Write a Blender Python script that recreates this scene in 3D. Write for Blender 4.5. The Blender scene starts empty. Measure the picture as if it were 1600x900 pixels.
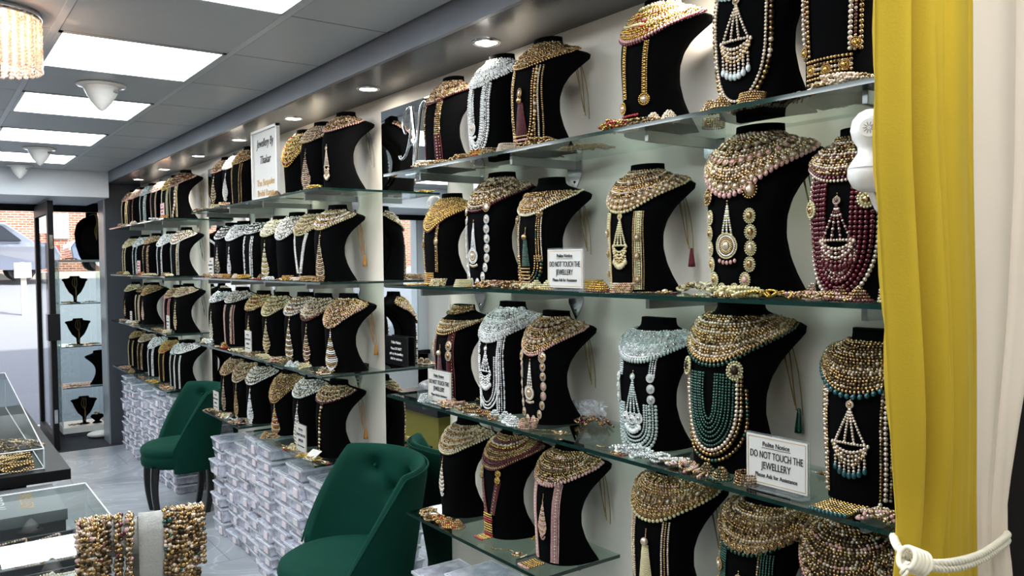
import bpy, bmesh, math, random
import numpy as np
from mathutils import Matrix, Vector
random.seed(7); RNG = np.random.default_rng(11)
SC = bpy.context.scene
COL = SC.collection
PI = math.pi

# ---------------------------------------------------------------- camera
YAW, PIT, ROL, FPX, EYE = math.radians(36.2144), math.radians(-1.9342), math.radians(-0.6061), 1270.0, 1.635
_F = Vector((math.sin(YAW)*math.cos(PIT), math.cos(YAW)*math.cos(PIT), math.sin(PIT)))
_R0 = Vector((math.cos(YAW), -math.sin(YAW), 0)); _U0 = _R0.cross(_F)
_R = math.cos(ROL)*_R0 + math.sin(ROL)*_U0
_U = -math.sin(ROL)*_R0 + math.cos(ROL)*_U0
cam_d = bpy.data.cameras.new('camera'); cam = bpy.data.objects.new('camera', cam_d); COL.objects.link(cam)
M = Matrix.Identity(4)
for i in range(3):
    M[i][0] = _R[i]; M[i][1] = _U[i]; M[i][2] = -_F[i]
M[2][3] = EYE
cam.matrix_world = M
cam_d.sensor_width = 36; cam_d.lens = 36*FPX/1600; cam_d.clip_start = 0.02; cam_d.clip_end = 300
SC.camera = cam
SC.view_settings.view_transform = 'Standard'; SC.view_settings.look = 'None'
SC.view_settings.exposure = 0.85; SC.view_settings.gamma = 1.0; SC.view_settings.use_curve_mapping = False

def ray(x, y): return _F*FPX + _R*(x-800) - _U*(y-450)
def onx(x, y, X): r = ray(x, y); return r*(X/r[0]) + Vector((0, 0, EYE))
def ony(x, y, Y): r = ray(x, y); return r*(Y/r[1]) + Vector((0, 0, EYE))
def onz(x, y, Z): r = ray(x, y); return r*((Z-EYE)/r[2]) + Vector((0, 0, EYE))

# ---------------------------------------------------------------- world and sun
w = bpy.data.worlds.new('sky'); SC.world = w; w.use_nodes = True
nt = w.node_tree; bg = nt.nodes['Background']
sky = nt.nodes.new('ShaderNodeTexSky'); sky.sky_type = 'NISHITA'; sky.sun_disc = False
sky.sun_elevation = math.radians(42); sky.sun_rotation = math.radians(150); sky.air_density = 1.3; sky.dust_density = 2.0
hs_ = nt.nodes.new('ShaderNodeHueSaturation'); hs_.inputs['Saturation'].default_value = .35; nt.links.new(sky.outputs['Color'], hs_.inputs['Color']); nt.links.new(hs_.outputs['Color'], bg.inputs['Color']); bg.inputs['Strength'].default_value = 0.45
sun_d = bpy.data.lights.new('sun', 'SUN'); sun = bpy.data.objects.new('sun', sun_d); COL.objects.link(sun)
sun_d.energy = 5.0; sun_d.color = (1.0, .95, .87); sun_d.angle = math.radians(1.0)
sun.rotation_euler = Vector((-.42, .50, -.80)).to_track_quat('-Z', 'Y').to_euler()
PANEL_E = 9.0       # ceiling panels
SPOT_W = 11.0       # downlights in the soffit

# ---------------------------------------------------------------- materials
def lin(h):
    if isinstance(h, (tuple, list)): return tuple(h[:3])+(1,)
    h = h.lstrip('#'); o = []
    for i in (0, 2, 4):
        c = int(h[i:i+2], 16)/255; o.append(c/12.92 if c <= .04045 else ((c+.055)/1.055)**2.4)
    return tuple(o)+(1,)
MATS = {}
def mat(name, col, rough=.5, metal=0, var=.12, scale=30, bump=0, bscale=None, sheen=0, coat=0, emit=0, spec=None, col2=None, trans=0, sheen_tint=None):
    m = bpy.data.materials.new(name); m.use_nodes = True; n = m.node_tree; b = n.nodes['Principled BSDF']
    c = lin(col); c2 = lin(col2) if col2 else tuple(min(1, v*(1-var)) for v in c[:3])+(1,)
    tc = n.nodes.new('ShaderNodeTexCoord'); ns = n.nodes.new('ShaderNodeTexNoise'); ns.inputs['Scale'].default_value = scale; ns.inputs['Detail'].default_value = 3
    n.links.new(tc.outputs['Object'], ns.inputs['Vector'])
    mx = n.nodes.new('ShaderNodeMix'); mx.data_type = 'RGBA'; mx.inputs[6].default_value = c; mx.inputs[7].default_value = c2
    n.links.new(ns.outputs['Fac'], mx.inputs[0]); n.links.new(mx.outputs[2], b.inputs['Base Color'])
    b.inputs['Roughness'].default_value = rough; b.inputs['Metallic'].default_value = metal
    if sheen:
        b.inputs['Sheen Weight'].default_value = sheen; b.inputs['Sheen Roughness'].default_value = .35
        b.inputs['Sheen Tint'].default_value = lin(sheen_tint) if sheen_tint else c
    if coat: b.inputs['Coat Weight'].default_value = coat
    if spec is not None: b.inputs['Specular IOR Level'].default_value = spec
    if trans: b.inputs['Transmission Weight'].default_value = trans
    if emit: b.inputs['Emission Color'].default_value = c; b.inputs['Emission Strength'].default_value = emit
    if bump:
        bp = n.nodes.new('ShaderNodeBump'); bp.inputs['Strength'].default_value = bump; bp.inputs['Distance'].default_value = .004
        n2 = n.nodes.new('ShaderNodeTexNoise'); n2.inputs['Scale'].default_value = bscale or scale*4; n2.inputs['Detail'].default_value = 4
        n.links.new(tc.outputs['Object'], n2.inputs['Vector']); n.links.new(n2.outputs['Fac'], bp.inputs['Height']); n.links.new(bp.outputs['Normal'], b.inputs['Normal'])
    MATS[name] = m; return m
def glassy(name, tint, ior=1.5, rough=.0, body=0, bodycol='#ffffff', blend=None, brough=.3):
    """thin clear sheet: transparent + fresnel gloss, optional milky body"""
    m = bpy.data.materials.new(name); m.use_nodes = True; n = m.node_tree
    for q in list(n.nodes):
        if q.type != 'OUTPUT_MATERIAL': n.nodes.remove(q)
    out = [q for q in n.nodes if q.type == 'OUTPUT_MATERIAL'][0]
    tr = n.nodes.new('ShaderNodeBsdfTransparent'); tr.inputs['Color'].default_value = lin(tint)
    gl = n.nodes.new('ShaderNodeBsdfGlossy'); gl.inputs['Roughness'].default_value = rough
    fr = n.nodes.new('ShaderNodeFresnel'); fr.inputs['IOR'].default_value = ior
    base = tr.outputs[0]
    if body:
        df = n.nodes.new('ShaderNodeBsdfPrincipled'); df.inputs['Base Color'].default_value = lin(bodycol); df.inputs['Roughness'].default_value = brough
        ns = n.nodes.new('ShaderNodeTexNoise'); ns.inputs['Scale'].default_value = 22; ns.inputs['Detail'].default_value = 4
        rp = n.nodes.new('ShaderNodeMapRange'); rp.inputs[1].default_value = .3; rp.inputs[2].default_value = .7; rp.inputs[3].default_value = body*.5; rp.inputs[4].default_value = min(1, body*1.4)
        tc = n.nodes.new('ShaderNodeTexCoord'); n.links.new(tc.outputs['Object'], ns.inputs['Vector']); n.links.new(ns.outputs['Fac'], rp.inputs[0])
        m1 = n.nodes.new('ShaderNodeMixShader'); n.links.new(rp.outputs[0], m1.inputs[0]); n.links.new(tr.outputs[0], m1.inputs[1]); n.links.new(df.outputs[0], m1.inputs[2]); base = m1.outputs[0]
    ge = n.nodes.new('ShaderNodeNewGeometry'); iv = n.nodes.new('ShaderNodeMath'); iv.operation = 'SUBTRACT'; iv.inputs[0].default_value = 1; n.links.new(ge.outputs['Backfacing'], iv.inputs[1])
    mu = n.nodes.new('ShaderNodeMath'); mu.operation = 'MULTIPLY'; n.links.new(fr.outputs[0], mu.inputs[0]); n.links.new(iv.outputs[0], mu.inputs[1])
    mx = n.nodes.new('ShaderNodeMixShader'); n.links.new(mu.outputs[0], mx.inputs[0]); n.links.new(base, mx.inputs[1]); n.links.new(gl.outputs[0], mx.inputs[2])
    n.links.new(mx.outputs[0], out.inputs['Surface']); MATS[name] = m; return m
def emis(name, col, s, tile=False):
    m = bpy.data.materials.new(name); m.use_nodes = True; n = m.node_tree; b = n.nodes['Principled BSDF']
    b.inputs['Base Color'].default_value = lin(col); b.inputs['Emission Color'].default_value = lin(col); b.inputs['Emission Strength'].default_value = s
    MATS[name] = m; return m

mat('wall_paint', '#e6dfd3', .55, var=.05, scale=3, bump=.05)
mat('ceiling_tile', '#b9bcbf', .42, var=.06, scale=6, bump=.15, bscale=40)
mat('ceiling_grid', '#c4c7ca', .35, var=.04)
mat('grid_line', '#4a4d50', .5, var=.05)
mat('fascia_grey', '#6e727c', .38, var=.06, scale=5)
mat('soffit_dark', '#4a4b50', .22, var=.15, scale=4, bump=.05)
mat('partition_dark', '#3c4048', .45, var=.08, scale=5)
mat('alu', '#a9adb3', .35, metal=.7, var=.06)
mat('black_frame', '#0c0d0f', .5, var=.1, spec=.2)
mat('bulkhead_white', '#dfe3e8', .5, var=.04)
mat('mat_carpet', '#33353c', .95, var=.35, scale=120, bump=.6, bscale=400)
mat('chrome', '#d6d8da', .12, metal=1, var=.05)
mat('bracket_metal', '#9fa2a3', .3, metal=.9, var=.08)
mat('velvet_black', '#020203', .95, var=.3, scale=60, spec=.08)
mat('velvet_back', '#0b0b0d', .9, var=.2, scale=30, spec=.1)
mat('velvet_green', '#013f32', .8, var=.3, scale=5, col2='#002a21', sheen=.16, sheen_tint='#1f9a7c', bump=.25, bscale=300, spec=.15)
mat('leg_black', '#0b0b0c', .3, var=.1, coat=.3)
mat('glass_edge', '#12302b', .1, var=.2, scale=20, coat=.5)
glassy('shelf_glass', '#e6f1ec', 1.5)
glassy('case_glass', '#eef4f2', 1.52)
glassy('pane_glass', '#f2f6f6', 1.5)
glassy('acrylic', '#f4f6f6', 1.45, body=.12, bodycol='#e8eef0')
glassy('box_plastic', '#f6f7fc', 1.42, .12, body=.42, bodycol='#f0f1fb')
glassy('bag_plastic', '#f6f6f8', 1.4, .15, body=.35, bodycol='#dcdde2')
mat('box_rim', '#dfe4ec', .3, var=.08, scale=20)
mat('box_stuff', '#dedcea', .5, var=.3, scale=25, col2='#ffffff', bump=.5, bscale=60)
mat('box_stuff2', '#cfcad6', .45, scale=40, col2='#f6f2f8', bump=.5, bscale=60)
mat('label_paper', '#f3edf0', .7, var=.12, scale=60, col2='#e4d6dc')
mat('mirror', '#f1f4f3', .0, metal=1, var=.0)
mat('curtain_yellow', '#c4a42e', .85, scale=6, col2='#b0942c', bump=.12, bscale=400, sheen=.2, sheen_tint='#d9c468', spec=.15)
mat('curtain_cream', '#e3d3bf', .9, var=.05, scale=8, bump=.1, bscale=300, spec=.15)
mat('rope_cream', '#efe6cf', .6, var=.12, scale=80, sheen=.3)
mat('dark_brown', '#150e0b', .85, var=.2, spec=.15)
mat('white_plastic', '#eceae6', .3, var=.03, coat=.3)
mat('grey_plastic', '#8b8b8b', .5, var=.1)
mat('card_white', '#d9d7d2', .6, var=.08, scale=4, col2='#c9c8c4')
mat('card_pink', '#e7b9c0', .6, var=.1)
mat('card_black', '#111113', .3, var=.1)
mat('ink_black', '#17171a', .6, var=.1)
mat('ink_white', '#e8e8e8', .6, var=.05)
mat('ink_gold', '#c79a4a', .4, metal=.4, var=.1)
mat('counter_black', '#0d0d10', .5, var=.15, spec=.22)
mat('counter_grey', '#565a5f', .35, var=.1)
mat('roll_velvet', '#a8a7a2', .9, scale=50, var=.15, sheen=.4, bump=.4, bscale=300)
mat('tray_cloth', '#dcdcda', .85, var=.08)
mat('olive', '#8d8430', .6, var=.1)
mat('pink_tape', '#d9667a', .4, var=.1)
mat('cord_gold', '#8f7a3e', .7, var=.3, scale=200)
mat('cord_orange', '#c98a3c', .7, var=.3, scale=200)
mat('cord_maroon', '#6a1020', .7, var=.3, scale=200)
mat('cord_grey', '#55524a', .7, var=.3, scale=200)
BEAD = {}
def bead(k, name, col, rough, metal=0, **kw): BEAD[k] = mat(name, col, rough, metal, scale=90, **kw)
bead('g', 'gold_bead', '#c9a878', .26, 1, var=.35)
bead('G', 'antique_gold', '#8c7558', .36, 1, var=.45)
bead('y', 'yellow_gold', '#dcb862', .24, 1, var=.3)
bead('p', 'pearl', '#e9e0c8', .22, 0, var=.12, coat=.6)
bead('P', 'cream_pearl', '#d9cfa2', .25, 0, var=.2, coat=.5)
bead('s', 'silver_bead', '#dcdcdc', .18, 1, var=.2)
bead('S', 'white_crystal', '#f2f2f2', .1, 0, var=.15, coat=1)
bead('c', 'champagne_crystal', '#e2d0bb', .08, .5, var=.2, coat=1)
bead('k', 'pink_bead', '#cf9f9c', .2, 0, var=.15, coat=.7)
bead('m', 'maroon_bead', '#5c0a1c', .15, 0, var=.3, coat=.8)
bead('r', 'ruby_bead', '#a31a1c', .15, 0, var=.3, coat=.8)
bead('e', 'emerald_bead', '#064534', .14, 0, var=.3, coat=.8)
bead('t', 'teal_bead', '#12525a', .14, 0, var=.3, coat=.8)
bead('b', 'mint_bead', '#b2c2bd', .15, 0, var=.15, coat=.8)
bead('B', 'pale_blue_crystal', '#c6d2d4', .1, 0, var=.15, coat=1)
bead('w', 'white_flower', '#efe9dc', .4, 0, var=.1)
bead('D', 'dark_gold_base', '#3a2f24', .45, .8, var=.4)
BK = list(BEAD.keys())
MIX = {'x': 'GgggcG', 'X': 'GgGcGD', 'z': 'sSsSS', 'q': 'gckg', 'n': 'gmGg', 'v': 'gegG', 'h': 'PpPg', 'f': 'kkpc', 'j': 'yyrg', 'u': 'SBbs'}

# ---------------------------------------------------------------- mesh builder
class G:
    """collects triangles of one mesh; material by index"""
    def __init__(s): s.V = []; s.T = []; s.I = []; s.S = []; s.n = 0
    def add(s, v, t, mi=0, smooth=False):
        v = np.asarray(v, float).reshape(-1, 3); t = np.asarray(t, int).reshape(-1, 3)
        s.V.append(v); s.T.append(t+s.n); s.n += len(v)
        s.I.append(np.full(len(t), mi, int) if np.isscalar(mi) else np.asarray(mi)); s.S.append(np.full(len(t), smooth))
        return s
    def box(s, lo, hi, mi=0):
        x0, y0, z0 = lo; x1, y1, z1 = hi
        v = [(x, y, z) for x in (x0, x1) for y in (y0, y1) for z in (z0, z1)]
        q = [(0, 1, 3, 2), (4, 6, 7, 5), (0, 4, 5, 1), (2, 3, 7, 6), (0, 2, 6, 4), (1, 5, 7, 3)]
        t = []
        for a, b, c, d in q: t += [(a, b, c), (a, c, d)]
        return s.add(v, t, mi)
    def grid(s, P, mi=0, smooth=True, cu=False, cv=False, flip=False):
        P = np.asarray(P, float); a, b = P.shape[:2]; t = []
        for i in range(a if cu else a-1):
            for j in range(b if cv else b-1):
                p, q, r, w_ = i*b+j, ((i+1) % a)*b+j, ((i+1) % a)*b+(j+1) % b, i*b+(j+1) % b
                t += [(p, q, r), (p, r, w_)] if not flip else [(p, r, q), (p, w_, r)]
        return s.add(P.reshape(-1, 3), t, mi, smooth)
    def tube(s, pts, r, mi=0, n=8, cap=True, ry=None, closed=False):
        pts = [Vector(p) for p in pts]; m = len(pts); rs = r if hasattr(r, '__len__') else [r]*m
        rings = []; up = None
        for i, p in enumerate(pts):
            if closed: d = pts[(i+1) % m]-pts[i-1]
            else: d = pts[min(i+1, m-1)]-pts[max(i-1, 0)]
            d.normalize()
            if up is None:
                up = Vector((0, 0, 1)) if abs(d.z) < .9 else Vector((0, 1, 0))
            e1 = d.cross(up).normalized() if d.cross(up).length > 1e-6 else Vector((1, 0, 0)); e2 = e1.cross(d).normalized(); up = e2
            f = 1 if ry is None else ry
            rings.append([p+e1*rs[i]*math.cos(2*PI*k/n)+e2*rs[i]*f*math.sin(2*PI*k/n) for k in range(n)])
        P = np.array([[tuple(q) for q in rr] for rr in rings]); s.grid(P, mi, True, closed, True)
        if cap and not closed:
            for ring, fl in ((P[0], 1), (P[-1], 0)):
                c = ring.mean(0); s.add(np.vstack([ring, c]), [((k+1) % n, k, n) if fl else (k, (k+1) % n, n) for k in range(n)][::-1], mi)
        return s
    def lathe(s, prof, c=(0, 0, 0), n=24, mi=0, smooth=True, sx=1, sy=1):
        P = np.array([[(c[0]+r*sx*math.cos(2*PI*k/n), c[1]+r*sy*math.sin(2*PI*k/n), c[2]+z) for k in range(n)] for r, z in prof])
        return s.grid(P, mi, smooth, False, True, flip=True)
    def prism(s, outline, axis, a0, a1, mi=0, smooth=False):
        """outline = 2D convex-ish polygon, extruded along axis 0/1/2"""
        n = len(outline); v = []
        for a in (a0, a1):
            for p in outline:
                v.append((a, p[0], p[1]) if axis == 0 else (p[0], a, p[1]) if axis == 1 else (p[0], p[1], a))
        c0 = np.mean(v[:n], 0); c1 = np.mean(v[n:], 0); v += [tuple(c0), tuple(c1)]
        t = []
        for i in range(n):
            j = (i+1) % n; t += [(i, j, n+j), (i, n+j, n+i)]
        s.add(v, t, mi, smooth)
        s.add(v, [(i, (i+1) % n, 2*n) for i in range(n)]+[(n+i, n+(i+1) % n, 2*n+1) for i in range(n)], mi)
        return s
    def stamp(s, tmpl, pos, scale, mats, rot=None, smooth=True):
        """copies of a template at pos (N,3); scale (N,) or (N,3); mats (N,) material index"""
        tv, tt = tmpl; N = len(pos)
        if N == 0: return s
        pos = np.asarray(pos, float); sc = np.asarray(scale, float)
        if sc.ndim == 0: sc = np.full((N, 3), float(sc))
        elif sc.ndim == 1 and len(sc) == N: sc = np.repeat(sc[:, None], 3, 1)
        elif sc.ndim == 1: sc = np.tile(sc, (N, 1))
        v = tv[None]*sc[:, None, :]
        if rot is not None: v = np.einsum('nij,nkj->nki', rot, v)
        v = v+pos[:, None, :]
        t = tt[None]+(np.arange(N)*len(tv))[:, None, None]
        mi = np.repeat(np.broadcast_to(np.asarray(mats, int), (N,)), len(tt))
        return s.add(v.reshape(-1, 3), t.reshape(-1, 3), mi, smooth)
    def mesh(s, name, mats):
        me = bpy.data.meshes.new(name)
        V = np.concatenate(s.V); T = np.concatenate(s.T); I = np.concatenate(s.I); S = np.concatenate(s.S)
        me.vertices.add(len(V)); me.vertices.foreach_set('co', V.ravel().astype(np.float32))
        me.loops.add(len(T)*3); me.loops.foreach_set('vertex_index', T.ravel().astype(np.int32))
        me.polygons.add(len(T)); me.polygons.foreach_set('loop_start', (np.arange(len(T))*3).astype(np.int32))
        try: me.polygons.foreach_set('loop_total', np.full(len(T), 3, np.int32))
        except Exception: pass
        used = sorted(set(I.tolist())); remap = np.zeros(max(used)+1, int)
        for k, u in enumerate(used): remap[u] = k; me.materials.append(mats[u])
        me.polygons.foreach_set('material_index', remap[I].astype(np.int32))
        me.polygons.foreach_set('use_smooth', S.astype(bool))
        me.update(calc_edges=True); me.validate(); return me
def part(name, g, mats, parent=None, label=None, fixn=False):
    if not isinstance(mats, (list, tuple)): mats = [mats]
    mats = [MATS[m] if isinstance(m, str) else m for m in mats]
    me = g.mesh(name, mats)
    if fixn:
        b = bmesh.new(); b.from_mesh(me); bmesh.ops.recalc_face_normals(b, faces=b.faces); b.to_mesh(me); b.free()
    o = bpy.data.objects.new(name, me); COL.objects.link(o)
    if parent: o.parent = parent
    if label: o['label'] = label
    return o
def tag(o, label, cat, group=None, loc=None, rotz=None):
    o['label'] = label; o['category'] = cat
    if group: o['group'] = group
    if loc is not None: o.location = loc
    if rotz is not None: o.rotation_euler = (0, 0, rotz)
    return o
def thing(name, label, cat, loc=(0, 0, 0), rotz=0, group=None):
    t = bpy.data.objects.new(name, None); COL.objects.link(t); return tag(t, label, cat, group, loc, rotz)
def struct(name, g, mats):
    o = part(name, g, mats, fixn=True); o['kind'] = 'structure'; return o
def dup(root, label=None, loc=None, rotz=None, group=None):
    r = root.copy(); COL.objects.link(r)
    if loc is not None: r.location = loc
    if rotz is not None: r.rotation_euler = (0, 0, rotz)
    if label: r['label'] = label
    if group: r['group'] = group
    for ch in list(root.children):
        c = ch.copy(); COL.objects.link(c); c.parent = r
        for gch in list(ch.children):
            d = gch.copy(); COL.objects.link(d); d.parent = c
    return r
def ico(sub):
    b = bmesh.new(); bmesh.ops.create_icosphere(b, subdivisions=sub, radius=1); b.verts.ensure_lookup_table()
    v = np.array([x.co[:] for x in b.verts]); t = np.array([[q.index for q in f.verts] for f in b.faces]); b.free(); return v, t
ICO1, ICO2, ICO3 = ico(1), ico(2), ico(3)
def bevel(o, w_=.003, seg=2):
    m = o.modifiers.new('bevel', 'BEVEL'); m.width = w_; m.segments = seg; m.limit_method = 'ANGLE'; m.angle_limit = .6; return o
def textmesh(name, body, size, material, parent, loc, rot, sx=1.0, align='CENTER', extrude=.0004, shear=0):
    c = bpy.data.curves.new(name, 'FONT'); c.body = body; c.size = size; c.align_x = align; c.align_y = 'CENTER'; c.extrude = extrude; c.shear = shear
    t = bpy.data.objects.new(name, c); COL.objects.link(t)
    dg = bpy.context.evaluated_depsgraph_get(); me = bpy.data.meshes.new_from_object(t.evaluated_get(dg))
    bpy.data.objects.remove(t); me.materials.clear(); me.materials.append(MATS[material])
    o = bpy.data.objects.new(name, me); COL.objects.link(o); o.parent = parent; o.location = loc; o.rotation_euler = rot; o.scale = (sx, 1, 1); return o
FACE = (PI/2, 0, -PI/2)      # text on a plate facing the room (-X)

XF, XW = 1.385, 1.69         # shelf front, wall plane
ZS = {1: 1.955, 2: 1.550, 3: 1.147, 4: .744}
ZC, ZSOF = 2.451, 2.362

# ---------------------------------------------------------------- setting
def floor_material():
    m = bpy.data.materials.new('floor_vinyl'); m.use_nodes = True; n = m.node_tree; b = n.nodes['Principled BSDF']
    tc = n.nodes.new('ShaderNodeTexCoord')
    wv = n.nodes.new('ShaderNodeTexNoise'); wv.inputs['Scale'].default_value = 1.6; wv.inputs['Detail'].default_value = 8; wv.inputs['Distortion'].default_value = 1.4
    n.links.new(tc.outputs['Object'], wv.inputs['Vector'])
    r = n.nodes.new('ShaderNodeValToRGB'); r.color_ramp.elements[0].position = .35; r.color_ramp.elements[0].color = lin('#8f959c'); r.color_ramp.elements[1].position = .7; r.color_ramp.elements[1].color = lin('#b9bec4')
    e = r.color_ramp.elements.new(.5); e.color = lin('#a6acb2'); e = r.color_ramp.elements.new(.515); e.color = lin('#c6cacf'); e = r.color_ramp.elements.new(.53); e.color = lin('#a3a9b0')
    n.links.new(wv.outputs['Fac'], r.inputs[0])
    bt = n.nodes.new('ShaderNodeTexBrick'); bt.offset = .5; bt.inputs['Scale'].default_value = 1; bt.inputs['Mortar Size'].default_value = .003
    bt.inputs['Brick Width'].default_value = .9; bt.inputs['Row Height'].default_value = .45; bt.inputs['Color1'].default_value = (1, 1, 1, 1); bt.inputs['Color2'].default_value = (.9, .9, .91, 1); bt.inputs['Mortar'].default_value = (.45, .46, .48, 1)
    n.links.new(tc.outputs['Object'], bt.inputs['Vector'])
    mx = n.nodes.new('ShaderNodeMix'); mx.data_type = 'RGBA'; mx.blend_type = 'MULTIPLY'; mx.inputs[0].default_value = 1
    n.links.new(r.outputs[0], mx.inputs[6]); n.links.new(bt.outputs['Color'], mx.inputs[7]); n.links.new(mx.outputs[2], b.inputs['Base Color'])
    b.inputs['Roughness'].default_value = .28; MATS['floor_vinyl'] = m
floor_material()
XL, YB, YE = -1.95, -2.2, 9.12
struct('floor', G().box((XL, YB, -.06), (XW+.1, 8.02, 0)), 'floor_vinyl')
struct('trim_entrance_mat', G().box((XL, 8.02, -.06), (XW+.1, YE, -.002)), 'mat_carpet')
struct('wall_right', G().box((XW, YB, 0), (XW+.12, YE, 2.6)), 'wall_paint')
struct('wall_left', G().box((XL-.12, YB, 0), (XL, YE, 2.6)), 'wall_paint')
struct('wall_back', G().box((XL-.12, YB-.12, 0), (XW+.12, YB, 2.6)), 'wall_paint')
struct('wall_front', G().box((XL, YE, 2.245), (XW, YE+.15, 2.7)).box((XL, YE, 0), (XL+.15, YE+.15, 2.245)).box((XL, YE, 0), (-.35, YE+.15, .45)), 'bulkhead_white')
# suspended ceiling: one tile per grid cell, light panels in the middle row of cells
gx = [XL, -1.39, -.79, -.19, .41, 1.01, 1.385]
gy = [YB, -1.58, -.98, -.38, .22, .82, 1.42, 2.02, 2.62, 3.22, 3.82, 4.42, 5.02, 5.62, 6.22, 6.82, 7.42, 7.88]
g = G(); LP = []
for i in range(len(gx)-1):
    for j in range(len(gy)-1):
        lit = (i in (1, 4)) and j in (3, 5, 7, 9, 11, 13, 15)
        if lit: LP.append((gx[i], gx[i+1], gy[j], gy[j+1])); continue
        g.box((gx[i]+.011, gy[j]+.004, ZC), (gx[i+1]-.011, gy[j+1]-.004, ZC+.015))
struct('ceiling', g, 'ceiling_tile')
g = G()
for x in gx[1:-1]: g.box((x-.012, YB, ZC-.002), (x+.012, 7.88, ZC+.02))
for y in gy[1:-1]: g.box((XL, y-.0045, ZC+.001), (XF, y+.0045, ZC+.02), 1)
for x in gx[1:-1]: g.box((x+.0115, YB, ZC-.001), (x+.0145, 7.88, ZC+.02), 1)
g.box((XL, YB, ZC+.03), (XW, 7.9, ZC+.05))
struct('trim_ceiling_grid', g, ['ceiling_grid', 'grid_line'])
struct('trim_bulkhead', G().box((XL, 7.88, 2.225), (XF, 7.93, ZC+.05)).box((XL, 7.93, 2.225), (XF, YE, 2.25)), 'bulkhead_white')
struct('trim_fascia', G().box((XF, YB, ZSOF), (XF+.018, 8.38, ZC+.05)), 'fascia_grey')
struct('trim_soffit', G().box((XF+.018, YB, ZSOF+.001), (XW, 8.38, ZSOF+.02)), 'soffit_dark')
struct('wall_partition', G().box((XF+.004, 8.1, 0), (XW, 8.36, ZSOF)), 'partition_dark')
struct('trim_partition_edge', G().box((XF-.008, 8.115, 0), (XF+.004, 8.38, ZSOF)), 'alu')
struct('wall_end_panel', G().box((1.235, .52, 0), (XW, .60, ZC)), 'dark_brown')
# shop front: header, windows, open door leaf
struct('trim_shopfront', G().box((XL, YE-.06, 2.16), (XW, YE, 2.25)).box((1.02, YE-.06, 0), (1.07, YE, 2.2)).box((-.38, YE-.06, 0), (-.33, YE, 2.2)).box((-1.2, YE-.06, .45), (-1.15, YE, 2.2)).box((XL, YE-.06, .45), (-.35, YE, .5)).box((1.62, YE-.06, 0), (XW, YE, 2.2)).box((1.05, YE-.06, 0), (1.66, YE, .08)), 'black_frame')
struct('window_1', G().box((-1.16, YE-.035, .49), (-.37, YE-.027, 2.17)), 'pane_glass')
struct('window_2', G().box((XL+.15, YE-.035, .49), (-1.19, YE-.027, 2.17)), 'pane_glass')
struct('window_3', G().box((1.06, YE-.035, .07), (1.64, YE-.027, 2.17)), 'pane_glass')
d = struct('door_1', G().box((.93, 8.08, .01), (.975, 8.17, 2.2)).box((.93, 9.0, .01), (.975, 9.09, 2.2)).box((.93, 8.17, 2.09), (.975, 9.0, 2.2)).box((.93, 8.17, .01), (.975, 9.0, .13)), 'black_frame')
part('door_glass', G().box((.948, 8.17, .13), (.956, 9.0, 2.09)), 'pane_glass', d)
part('push_plate', G().box((.905, 8.04, .98), (1.0, 8.16, 1.21)), 'card_black', d)
part('lock_plate', G().box((.939, 8.074, 1.78), (.966, 8.081, 1.90)).box((.946, 8.07, 1.82), (.959, 8.076, 1.86)), 'chrome', d)
part('lock_plate', G().box((.939, 8.074, .25), (.966, 8.081, .37)).box((.946, 8.07, .29), (.959, 8.076, .33)), 'chrome', d)

struct('wall_upper_shade_mass', G().box((-6, YB, 2.75), (8, YE+.15, 10.5)), 'bulkhead_white')  # unseen mass added above the shop to cast its shadow on the street
# mirrors between the displays
struct('trim_mirror_near', G().box((XW-.006, 2.72, .02), (XW-.0005, 3.27, 2.30)), 'mirror')
struct('trim_mirror_far', G().box((XW-.006, 5.38, .02), (XW-.0005, 5.93, 2.30)), 'mirror')

# ---------------------------------------------------------------- glass shelves and brackets
BAYN = {'C': 'near display', 'B': 'middle display', 'A': 'far display'}
ROWN = {1: 'top', 2: 'second', 3: 'third', 4: 'bottom'}
def shelf(y0, y1, z, label, ys=(), tape=False):
    t = thing('glass_shelf', label, 'shelf', (0, 0, 0))
    g = G().box((XF+.002, y0+.002, z-.009), (XW, y1-.002, z-.0005)); part('shelf_pane', g, 'shelf_glass', t)
    e = G().box((XF, y0, z-.0095), (XF+.002, y1, z)).box((XF, y0, z-.0095), (XW, y0+.002, z)).box((XF, y1-.002, z-.0095), (XW, y1, z))
    part('polished_edge', e, 'pink_tape' if tape else 'glass_edge', t)
    for y in ys:
        br = G().box((XF+.05, y-.006, z-.036), (XW-.004, y+.006, z-.0098))
        b = part('bracket', br, 'bracket_metal', t); bevel(b, .0015)
        pl = G().prism([(y-.034, z-.0098), (y+.034, z-.0098), (y+.034, z-.052), (y, z-.105), (y-.034, z-.052)], 0, XW-.007, XW-.001)
        pl.lathe([(0, 0), (.004, 0), (.004, .002), (0, .002)], (0, 0, 0), 8)  # screw head, moved below
        pl.V[-1] = np.array([(XW-.009+p[2]*1.0, y+p[0], z-.075+p[1]) for p in pl.V[-1]])
        b2 = part('wall_plate', pl, 'chrome', b); bevel(b2, .001)
for r in (1, 2, 3):
    shelf(.605, 2.68, ZS[r], f'long glass shelf of the near display, {ROWN[r]} row', (.84, 1.402, 1.958, 2.50))
    shelf(3.27, 5.25, ZS[r], f'glass shelf of the middle display, {ROWN[r]} row', (3.55, 4.1, 4.65, 5.1))
    shelf(5.95, 7.90, ZS[r], f'glass shelf of the far display beside dark partition, {ROWN[r]} row', (6.2, 6.75, 7.3))
shelf(1.77, 2.545, ZS[4], 'short low glass shelf over storage boxes, right of the near green chair', (1.95, 2.4))
shelf(.605, 1.52, ZS[4], 'low glass shelf of the near display beside the yellow curtain', (.84, 1.40))
shelf(3.37, 4.30, ZS[4], 'low glass shelf of the middle display behind the near green chair', (3.5, 4.0))
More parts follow.
